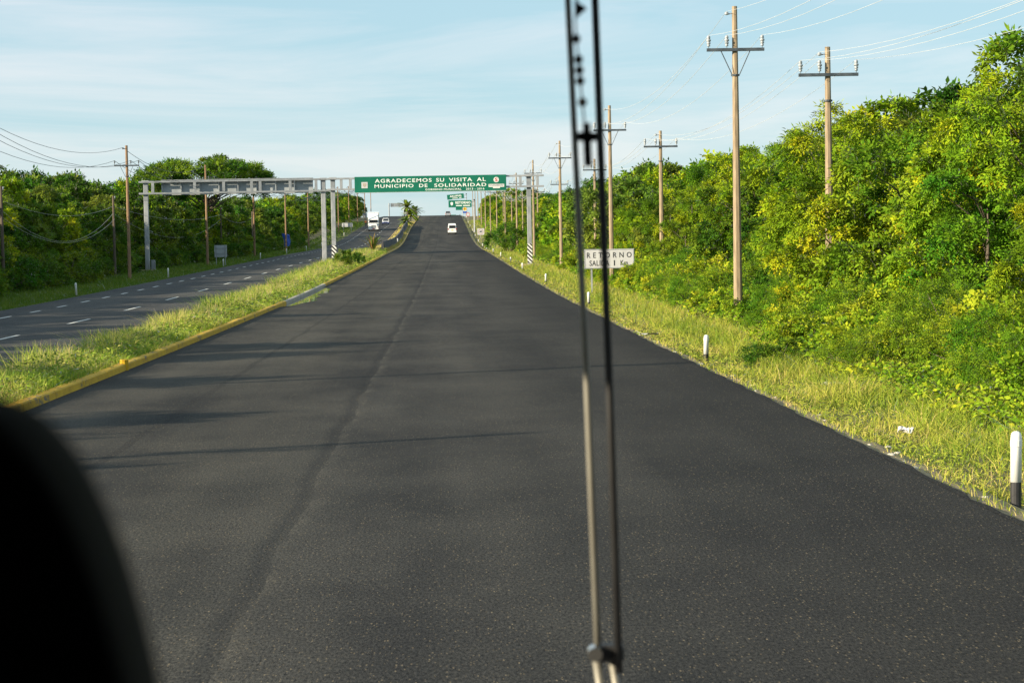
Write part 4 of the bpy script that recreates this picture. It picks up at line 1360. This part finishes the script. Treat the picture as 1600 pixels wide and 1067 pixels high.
def car(name, x, y, z, rz, paint, label, w=1.76, lower=None, tall=1.0):
    """saloon or SUV, front at -Y"""
    t = thing(name, label, 'car', (x, y, z), rz)
    h = 1.5 * tall
    b_ = body_of([(0, .3), (-.05, .62), (.1, .82), (1.15, .98), (1.85, h - .06), (2.2, h), (3.7, h), (4.2, 1.0), (4.42, .95), (4.45, .4), (4.4, .3)], w, .8).build('body', paint, t, bevel=.05)
    MB().add([(-w * .42, 1.12, 1.0), (w * .42, 1.12, 1.0), (w * .36, 1.80, h - .10), (-w * .36, 1.80, h - .10), (-w * .42, 1.18, .97), (w * .42, 1.18, .97), (w * .36, 1.86, h - .13), (-w * .36, 1.86, h - .13)],
             [(0, 1, 2, 3), (4, 7, 6, 5), (0, 4, 5, 1), (1, 5, 6, 2), (2, 6, 7, 3), (3, 7, 4, 0)]).build('windscreen', 'car_glass', t)
    MB().add([(-w * .40, 4.235, 1.03), (w * .40, 4.235, 1.03), (w * .35, 3.80, h - .10), (-w * .35, 3.80, h - .10), (-w * .40, 4.15, 1.0), (w * .40, 4.15, 1.0), (w * .35, 3.70, h - .14), (-w * .35, 3.70, h - .14)],
             [(0, 1, 2, 3), (4, 7, 6, 5), (0, 4, 5, 1), (1, 5, 6, 2), (2, 6, 7, 3), (3, 7, 4, 0)]).build('rear_window', 'car_glass', t)
    if lower:
        MB().bbox(-w / 2 - .012, w / 2 + .012, -.075, 4.47, .32, .80, .04).build('lower_body', lower, t)
    for s in (-1, 1):
        MB().bbox(s * w * .38 - .14, s * w * .38 + .14, -.095, .02, .60, .76, .02).build('headlight', 'lamp_clear', t)
        MB().bbox(s * w * .40 - .11, s * w * .40 + .11, 4.38, 4.49, .66, .86, .02).build('tail_lamp', 'lamp_red', t)
        for wy in (.85, 3.5):
            wheel(t, s * (w / 2 - .10), wy, .33, .22)
    MB().box(-.5, .5, -.10, -.02, .40, .58).build('grille', 'black_paint', t)
    return t
car('silver_car', 1.0, 702, float(road_z(702)), math.pi, 'car_silver', 'silver car driving over the crest of the road', 1.8, tall=1.12)
bc = car('white_and_blue_car', -16.1, 580, float(road_z(580)), 0, 'car_white', 'white car with blue lower body behind the oncoming truck', 1.8, 'car_blue', 1.15)
for o_ in (bc,):
    o_.rotation_euler = (R(1.6), 0, 0)

# tractor and trailer coming towards the camera
tk = thing('semi_truck', 'white articulated truck coming down the oncoming road', 'truck', (-17.0, 508, float(road_z(508))))
tk.rotation_euler = (R(1.9), 0, R(1.5))
trl = MB().bbox(-1.30, 1.30, 4.6, 18.5, 1.15, 4.25, .04).build('trailer', 'trailer_side', tk)
MB().bbox(-1.27, 1.27, 4.56, 4.598, 1.3, 4.2, .01).build('front_panel', 'car_white', trl)
MB().box(-1.31, 1.31, 4.6, 18.5, 4.251, 4.27).build('roof_sheet', 'car_white', trl)
cab = body_of([(1.7, .75), (1.65, 1.75), (1.75, 1.9), (2.15, 2.75), (2.7, 3.3), (3.6, 4.05), (4.3, 4.1), (4.35, .75)], 2.42, .93).build('cab', 'car_white', tk, bevel=.06)
MB().prism([(-1.02, 1.98), (1.02, 1.98), (.95, 2.62), (-.95, 2.62)], 1.66, 2.0, 'Y').build('windscreen', 'car_glass', cab)
hood = body_of([(0, .62), (-.04, 1.25), (.15, 1.62), (1.72, 1.88), (1.72, .62)], 1.75, .86).build('bonnet', 'car_white', tk, bevel=.06)
MB().bbox(-.5, .5, -.08, .1, .75, 1.45, .03).build('grille', 'galvanised_old', hood)
MB().bbox(-1.2, 1.2, -.18, .12, .38, .72, .04).build('bumper', 'car_white', tk)
MB().box(-.32, .32, -.2, -.182, .48, .66).build('number_plate', 'red_paint', tk)
for s in (-1, 1):
    MB().bbox(s * .88 - .28, s * .88 + .28, .0, 1.5, .72, 1.2, .08).build('wing', 'car_white', tk)
    MB().bbox(s * .88 - .18, s * .88 + .18, -.03, .06, .86, 1.1, .03).build('headlight', 'lamp_clear', tk)
    MB().bbox(s * 1.42 - .1, s * 1.42 + .1, 1.55, 1.7, 1.9, 2.7, .03).build('mirror', 'black_paint', tk)
    for wy in (.95, 4.3 + 1.0, 6.5, 15.8, 17.0):
        wheel(tk, s * 1.05, wy, .5, .3)
MB().bbox(1.02, 1.28, 2.3, 3.6, .45, 1.1, .06).build('fuel_tank', 'car_red', tk)
MB().bbox(1.22, 1.31, 4.7, 5.6, .5, 1.1, .03).build('side_skirt', 'car_red', tk)
MB().box(-.5, .5, 1.9, 18.3, .72, 1.14).build('chassis', 'black_paint', tk)
# box truck at the crest
bt = thing('box_truck', 'white box truck with grey top just over the crest of the oncoming road', 'truck', (-13.9, 780, float(road_z(780))))
MB().bbox(-1.15, 1.15, 1.9, 8.0, 1.0, 3.3, .04).build('box_body', 'trailer_side', bt)
body_of([(0, .5), (0, 1.4), (.5, 2.35), (1.85, 2.4), (1.85, .5)], 2.1, .92).build('cab', 'car_white', bt, bevel=.05)
MB().prism([(-.85, 1.5), (.85, 1.5), (.75, 2.15), (-.75, 2.15)], .0, .42, 'Y').build('windscreen', 'car_glass', bt)
for s in (-1, 1):
    for wy in (.9, 6.2):
        wheel(bt, s * .92, wy, .42, .26)
    MB().bbox(s * .75 - .14, s * .75 + .14, -.04, .05, .8, 1.02, .02).build('headlight', 'lamp_clear', bt)

# ------------------------------------------------------------------ road worker
def worker(x, y):
    t = thing('person', 'person in an orange shirt walking on the shoulder beside the oncoming truck', 'person', (x, y, float(road_z(y)) + .02))
    J = {'pelvis': (0, 0, .92), 'chest': (0, .02, 1.25), 'neck': (0, .02, 1.45), 'head0': (0, .0, 1.53), 'head1': (0, -.02, 1.68),
         'hl': (.09, 0, .86), 'kl': (.11, -.12, .48), 'al': (.11, -.06, .08), 'tl': (.12, -.22, .04), 'hr': (-.09, 0, .86), 'kr': (-.11, .02, .47), 'ar': (-.11, .2, .10), 'tr': (-.12, .06, .03),
         'sl': (.19, .02, 1.40), 'el': (.27, .08, 1.13), 'wl': (.27, -.03, .90), 'fl': (.27, -.06, .80), 'sr': (-.19, .02, 1.40), 'er': (-.27, -.02, 1.13), 'wr': (-.26, -.16, .94), 'fr': (-.26, -.21, .86)}
    rad = {'pelvis': .15, 'chest': .16, 'neck': .055, 'head0': .085, 'head1': .095, 'h': .095, 'k': .06, 'a': .045, 't': .04, 's': .07, 'e': .05, 'w': .035, 'f': .035}
    E = [('pelvis', 'chest'), ('chest', 'neck'), ('neck', 'head0'), ('head0', 'head1')]
    for s in 'lr':
        E += [('pelvis', 'h' + s), ('h' + s, 'k' + s), ('k' + s, 'a' + s), ('a' + s, 't' + s), ('chest', 's' + s), ('s' + s, 'e' + s), ('e' + s, 'w' + s), ('w' + s, 'f' + s)]
    keys = list(J)
    def grow(name, use, k, mat, root_key):
        sel = [q for q in keys if q in use]
        me = bpy.data.meshes.new(name)
        me.from_pydata([J[q] for q in sel], [(sel.index(a), sel.index(b_)) for a, b_ in E if a in use and b_ in use], [])
        o = bpy.data.objects.new(name, me)
        C.objects.link(o)
        md = o.modifiers.new('skin', 'SKIN')
        sv = me.skin_vertices[0].data
        for i_, q in enumerate(sel):
            rr = rad.get(q, rad.get(q[0], .05)) * k
            sv[i_].radius = (rr, rr * (.75 if q in ('chest', 'pelvis') else 1))
            sv[i_].use_root = (q == root_key)
        o.modifiers.new('sub', 'SUBSURF').levels = 1
        dg = bpy.context.evaluated_depsgraph_get()
        out = bpy.data.meshes.new_from_object(o.evaluated_get(dg))
        bpy.data.objects.remove(o)
        out.shade_smooth()
        out.materials.clear()
        return link(name, out, mat, t)
    grow('body', set(keys), 1.0, 'skin', 'pelvis')
    grow('shirt', {'pelvis', 'chest', 'sl', 'el', 'sr', 'er'}, 1.22, 'orange_cloth', 'pelvis')
    grow('trousers', {'pelvis', 'hl', 'kl', 'al', 'hr', 'kr', 'ar'}, 1.18, 'trouser_cloth', 'pelvis')
    MB().lathe([(.105, 1.66), (.11, 1.70), (.09, 1.77), (.04, 1.80)], 0, -.02, 0, 12).build('hair', 'black_paint', t, True)
    return t
worker(-20.6, 556)

# blue plastic sheet caught in the left undergrowth
def tarp(x, y):
    V, F = [], []
    nx, nz_ = 9, 11
    for side in (0, 1):
        for j in range(nz_):
            for i in range(nx):
                u, v = i / (nx - 1), j / (nz_ - 1)
                w = 1.25 * (1 - .35 * (1 - v))
                V.append(((u - .5) * w + .12 * math.sin(5 * v), .12 * math.sin(7 * u + 3 * v) + .08 * math.sin(13 * u) + side * .012, v * 2.1 - .25 * u * v))
    o_ = nx * nz_
    for j in range(nz_ - 1):
        for i in range(nx - 1):
            a = j * nx + i
            F.append((a, a + 1, a + nx + 1, a + nx)); F.append((o_ + a, o_ + a + nx, o_ + a + nx + 1, o_ + a + 1))
    ob = MB().add(V, F).build('blue_tarp', 'blue_plastic', None, True, (x, y, gz(x, y) + 1.0))
    tag(ob, 'blue plastic sheet hanging in the shaded bushes beyond the oncoming road', 'tarp')
    t_ = thing('tarp_frame', 'thin stake frame holding the blue sheet in the bushes', 'frame', (x, y + .25, gz(x, y)))
    for s in (-.5, .5):
        MB().tube([(s, 0, -.3), (s, 0, 3.1)], .03, 6).build('stake', 'pole_wood', t_)
tarp(-25.4, 343)

# ------------------------------------------------------------------ litter and stones by the asphalt edge
def litter(x, y, sx, sy, label, mat='paper', sz=.04):
    r2 = random.Random(int(x * 100 + y * 7))
    V, F = [], []
    n1 = 6
    for j in range(n1):
        for i in range(n1):
            V.append(((i / 5 - .5) * sx + r2.uniform(-.02, .02), (j / 5 - .5) * sy + r2.uniform(-.02, .02), sz * r2.uniform(.2, 1.6)))
    for j in range(n1 - 1):
        for i in range(n1 - 1):
            a = j * n1 + i
            F.append((a, a + 1, a + n1 + 1, a + n1))
    o = MB().add(V, F).build('crumpled_paper', mat, None, False, (x, y, gz(x, y) + .10))
    return tag(o, label, 'litter')
litter(7.9, 43.5, .42, .3, 'crumpled white paper lying in the middle of the verge grass', sz=.06)
litter(7.0, 32.4, .22, .2, 'small grey crumpled bag in the verge grass near a marker post', 'sign_board_white', .08)
litter(5.75, 60.5, .5, .5, 'pale torn sheet at the edge of the new asphalt', sz=.05)
def stone(x, y, s):
    r2 = random.Random(int(x * 931 + y * 77))
    bm = bmesh.new()
    bmesh.ops.create_icosphere(bm, subdivisions=2, radius=1)
    for v in bm.verts:
        v.co = Vector((v.co.x * 1.2, v.co.y, v.co.z * .6)) * s * r2.uniform(.85, 1.12)
    me = bpy.data.meshes.new('stone'); bm.to_mesh(me); bm.free()
    o = link('stone', me, 'limestone', None, (x, y, gz(x, y) + s * .25))
    return tag(o, 'pale limestone lump on the bare strip along the asphalt edge', 'stone', 'stones along the asphalt edge')
for k in range(46):
    y_ = 18 + 60 * rnd.random() ** 1.3
    stone(EDGE_R + rnd.uniform(.16, .75), y_, rnd.uniform(.02, .055))

# ------------------------------------------------------------------ the bus the picture is taken from
bus = thing('tour_bus', 'dark bus cab around the viewer', 'bus', (0, 0, 0))
MB().box(-1.25, 1.25, -4, 2.05, 1.22, 1.30).build('floor', 'cab_dark', bus)
MB().box(-1.25, 1.25, -4, 2.24, 3.35, 3.42).build('roof', 'cab_dark', bus)
MB().box(-1.2, 1.2, 1.62, 2.16, 3.07, 3.345).build('header_panel', 'cab_dark', bus)
MB().box(-1.2, 1.2, 1.55, 2.16, 1.305, 1.98).build('dashboard', 'cab_dark', bus)
MB().box(-1.25, 1.25, 2.17, 2.24, .45, 2.06).build('front_panel', 'bus_skin', bus)
MB().box(-1.25, 1.25, -4.05, -4.0, .45, 3.35).build('rear_panel', 'cab_dark', bus)
for s in (-1, 1):
    a, b_ = (s * 1.25, s * 1.31) if s > 0 else (-1.31, -1.25)
    MB().box(a, b_, -4, 2.1, .45, 1.95).build('side_panel', 'bus_skin', bus)
    MB().box(a, b_, -4, .75, 1.952, 3.34).build('side_wall', 'bus_skin', bus)  # unseen wall, closed this far forward to keep sun off the seat back
    MB().box(a, b_, .752, 2.1, 3.115, 3.34).build('window_header', 'bus_skin', bus)  # unseen; its underside is set to shade the upper wiper arm
    MB().box(s * 1.20 - .05, s * 1.20 + .05, 2.11, 2.165, 1.99, 3.06).build('windscreen_pillar', 'cab_dark', bus)
    for wy in (.9, -2.9):
        wheel(bus, s * 1.05, wy, .5, .3)
MB().box(-.5, .5, -3.8, 1.9, .5, 1.21).build('chassis', 'black_paint', bus)

# high-backed seat in front of the viewer
seat = thing('bus_seat', 'black cloth high-backed bus seat in the dark foreground', 'seat', (0, .52, 1.302))
out = [(-0.56, 0.45), (-0.05, 0.45), (-0.055, 0.9), (-0.066, 1.22), (-0.072, 1.2927), (-0.0749, 1.3062), (-0.0785, 1.3203), (-0.0831, 1.3335), (-0.0878, 1.344), (-0.0924, 1.3512), (-0.0974, 1.3569), (-0.1033, 1.361), (-0.108, 1.3627), (-0.125, 1.3662), (-0.47, 1.3662), (-0.51, 1.355), (-0.54, 1.325), (-0.56, 1.26)]
MB().prism(out, -.045, .005, 'Y').build('backrest', 'seat_cloth', seat, bevel=.0025, smooth=True)
MB().bbox(-.56, -.05, -.04, .50, .30, .448, .04).build('cushion', 'seat_cloth', seat)
MB().bbox(-.42, -.18, .05, .42, .0, .299, .03).build('pedestal', 'cab_dark', seat)

# windscreen wiper: two parallel arms on one bracket
wip = thing('windscreen_wiper', 'twin-arm windscreen wiper standing upright outside the bus windscreen', 'wiper', (0, 2.30, 2.0))
MB().tube([(.1580, 0, .232), (.1500, -.004, .54), (.1322, -.03, 1.02)], [.0042, .0038, .0034], 8).build('arm', 'wiper_grey', wip, True)
MB().tube([(.1790, -.012, .232), (.1735, -.014, .54), (.1610, -.04, 1.02)], [.0046, .0044, .0040], 8).build('arm', 'wiper_black', wip, True)
MB().bbox(.149, .186, -.012, .012, .243, .262, .005).build('joint', 'wiper_black', wip)
MB().lathe([(.008, -.03), (.008, -.012), (.004, -.008)], .1525, 0, .256, 12, 'Y').build('bolt', 'chrome', wip)
MB().tube([(.155, -.006, .246), (.166, -.004, .17), (.172, 0, .05)], [.0045, .005, .006], 8).build('rod', 'wiper_grey', wip, True)
MB().tube([(.172, -.006, .246), (.184, -.004, .17), (.19, 0, .05)], [.004, .0045, .006], 8).build('rod', 'wiper_grey', wip, True)
MB().bbox(.15, .21, -.06, .03, -.02, .06, .012).build('pivot', 'wiper_black', wip)
MB().bbox(.12, .175, -.055, -.02, 1.0, 1.04, .006).build('blade_bracket', 'wiper_black', wip)
MB().bbox(.14, .155, -.075, -.056, .995, 1.35, .004).build('blade', 'rubber', wip)

# rosary hanging inside the windscreen
ros = thing('rosary', 'dark rosary with beads, medal and cross hanging before the windscreen', 'rosary', (0, 1.75, 2.7))
def RP(px, py):
    return ((px - 693.5) / 3333 * 1.75, 0, -(py - 380 + .0175 * (px - 696)) / 3333 * 1.75)
mp_ = RP(909, 17)
def tri(pts, th, name, mat):
    return MB().prism([(RP(*q)[0], RP(*q)[2]) for q in pts], -th, th, 'Y').build(name, mat, ros, bevel=.0006)
tri([(901, 3), (901, 33), (921, 16)], .0015, 'medal', 'bead_black')
bd = [(902.5, 63), (906, 95), (907, 111.5), (908, 128), (911, 161)]
for q in bd:
    p_ = RP(*q)
    MB().lathe([(.0004, -.0040), (.0024, -.0032), (.0036, -.0014), (.0039, 0), (.0036, .0014), (.0024, .0032), (.0004, .0040)], p_[0], 0, p_[2], 12).build('bead', 'bead_black', ros, True)
MB().tube([RP(902, 30)] + [RP(*q) for q in bd] + [RP(914, 196)], .0009, 5).build('cord', 'bead_black', ros)
cx0 = RP(917, 215)
cr = [(911, 193), (923, 193), (923, 207), (936, 208), (936, 221), (924, 222), (925, 261), (912, 261), (911, 222), (898, 221), (898, 208), (911, 207)]
tri(cr, .0018, 'cross', 'bead_black')
for s in (-1, 1):
    MB().tube([RP(905, 6), (RP(905, 6)[0] + s * .012, 0, .27), (RP(905, 6)[0] + s * .004, 0, .372)], .0006, 5).build('cord', 'bead_black', ros)
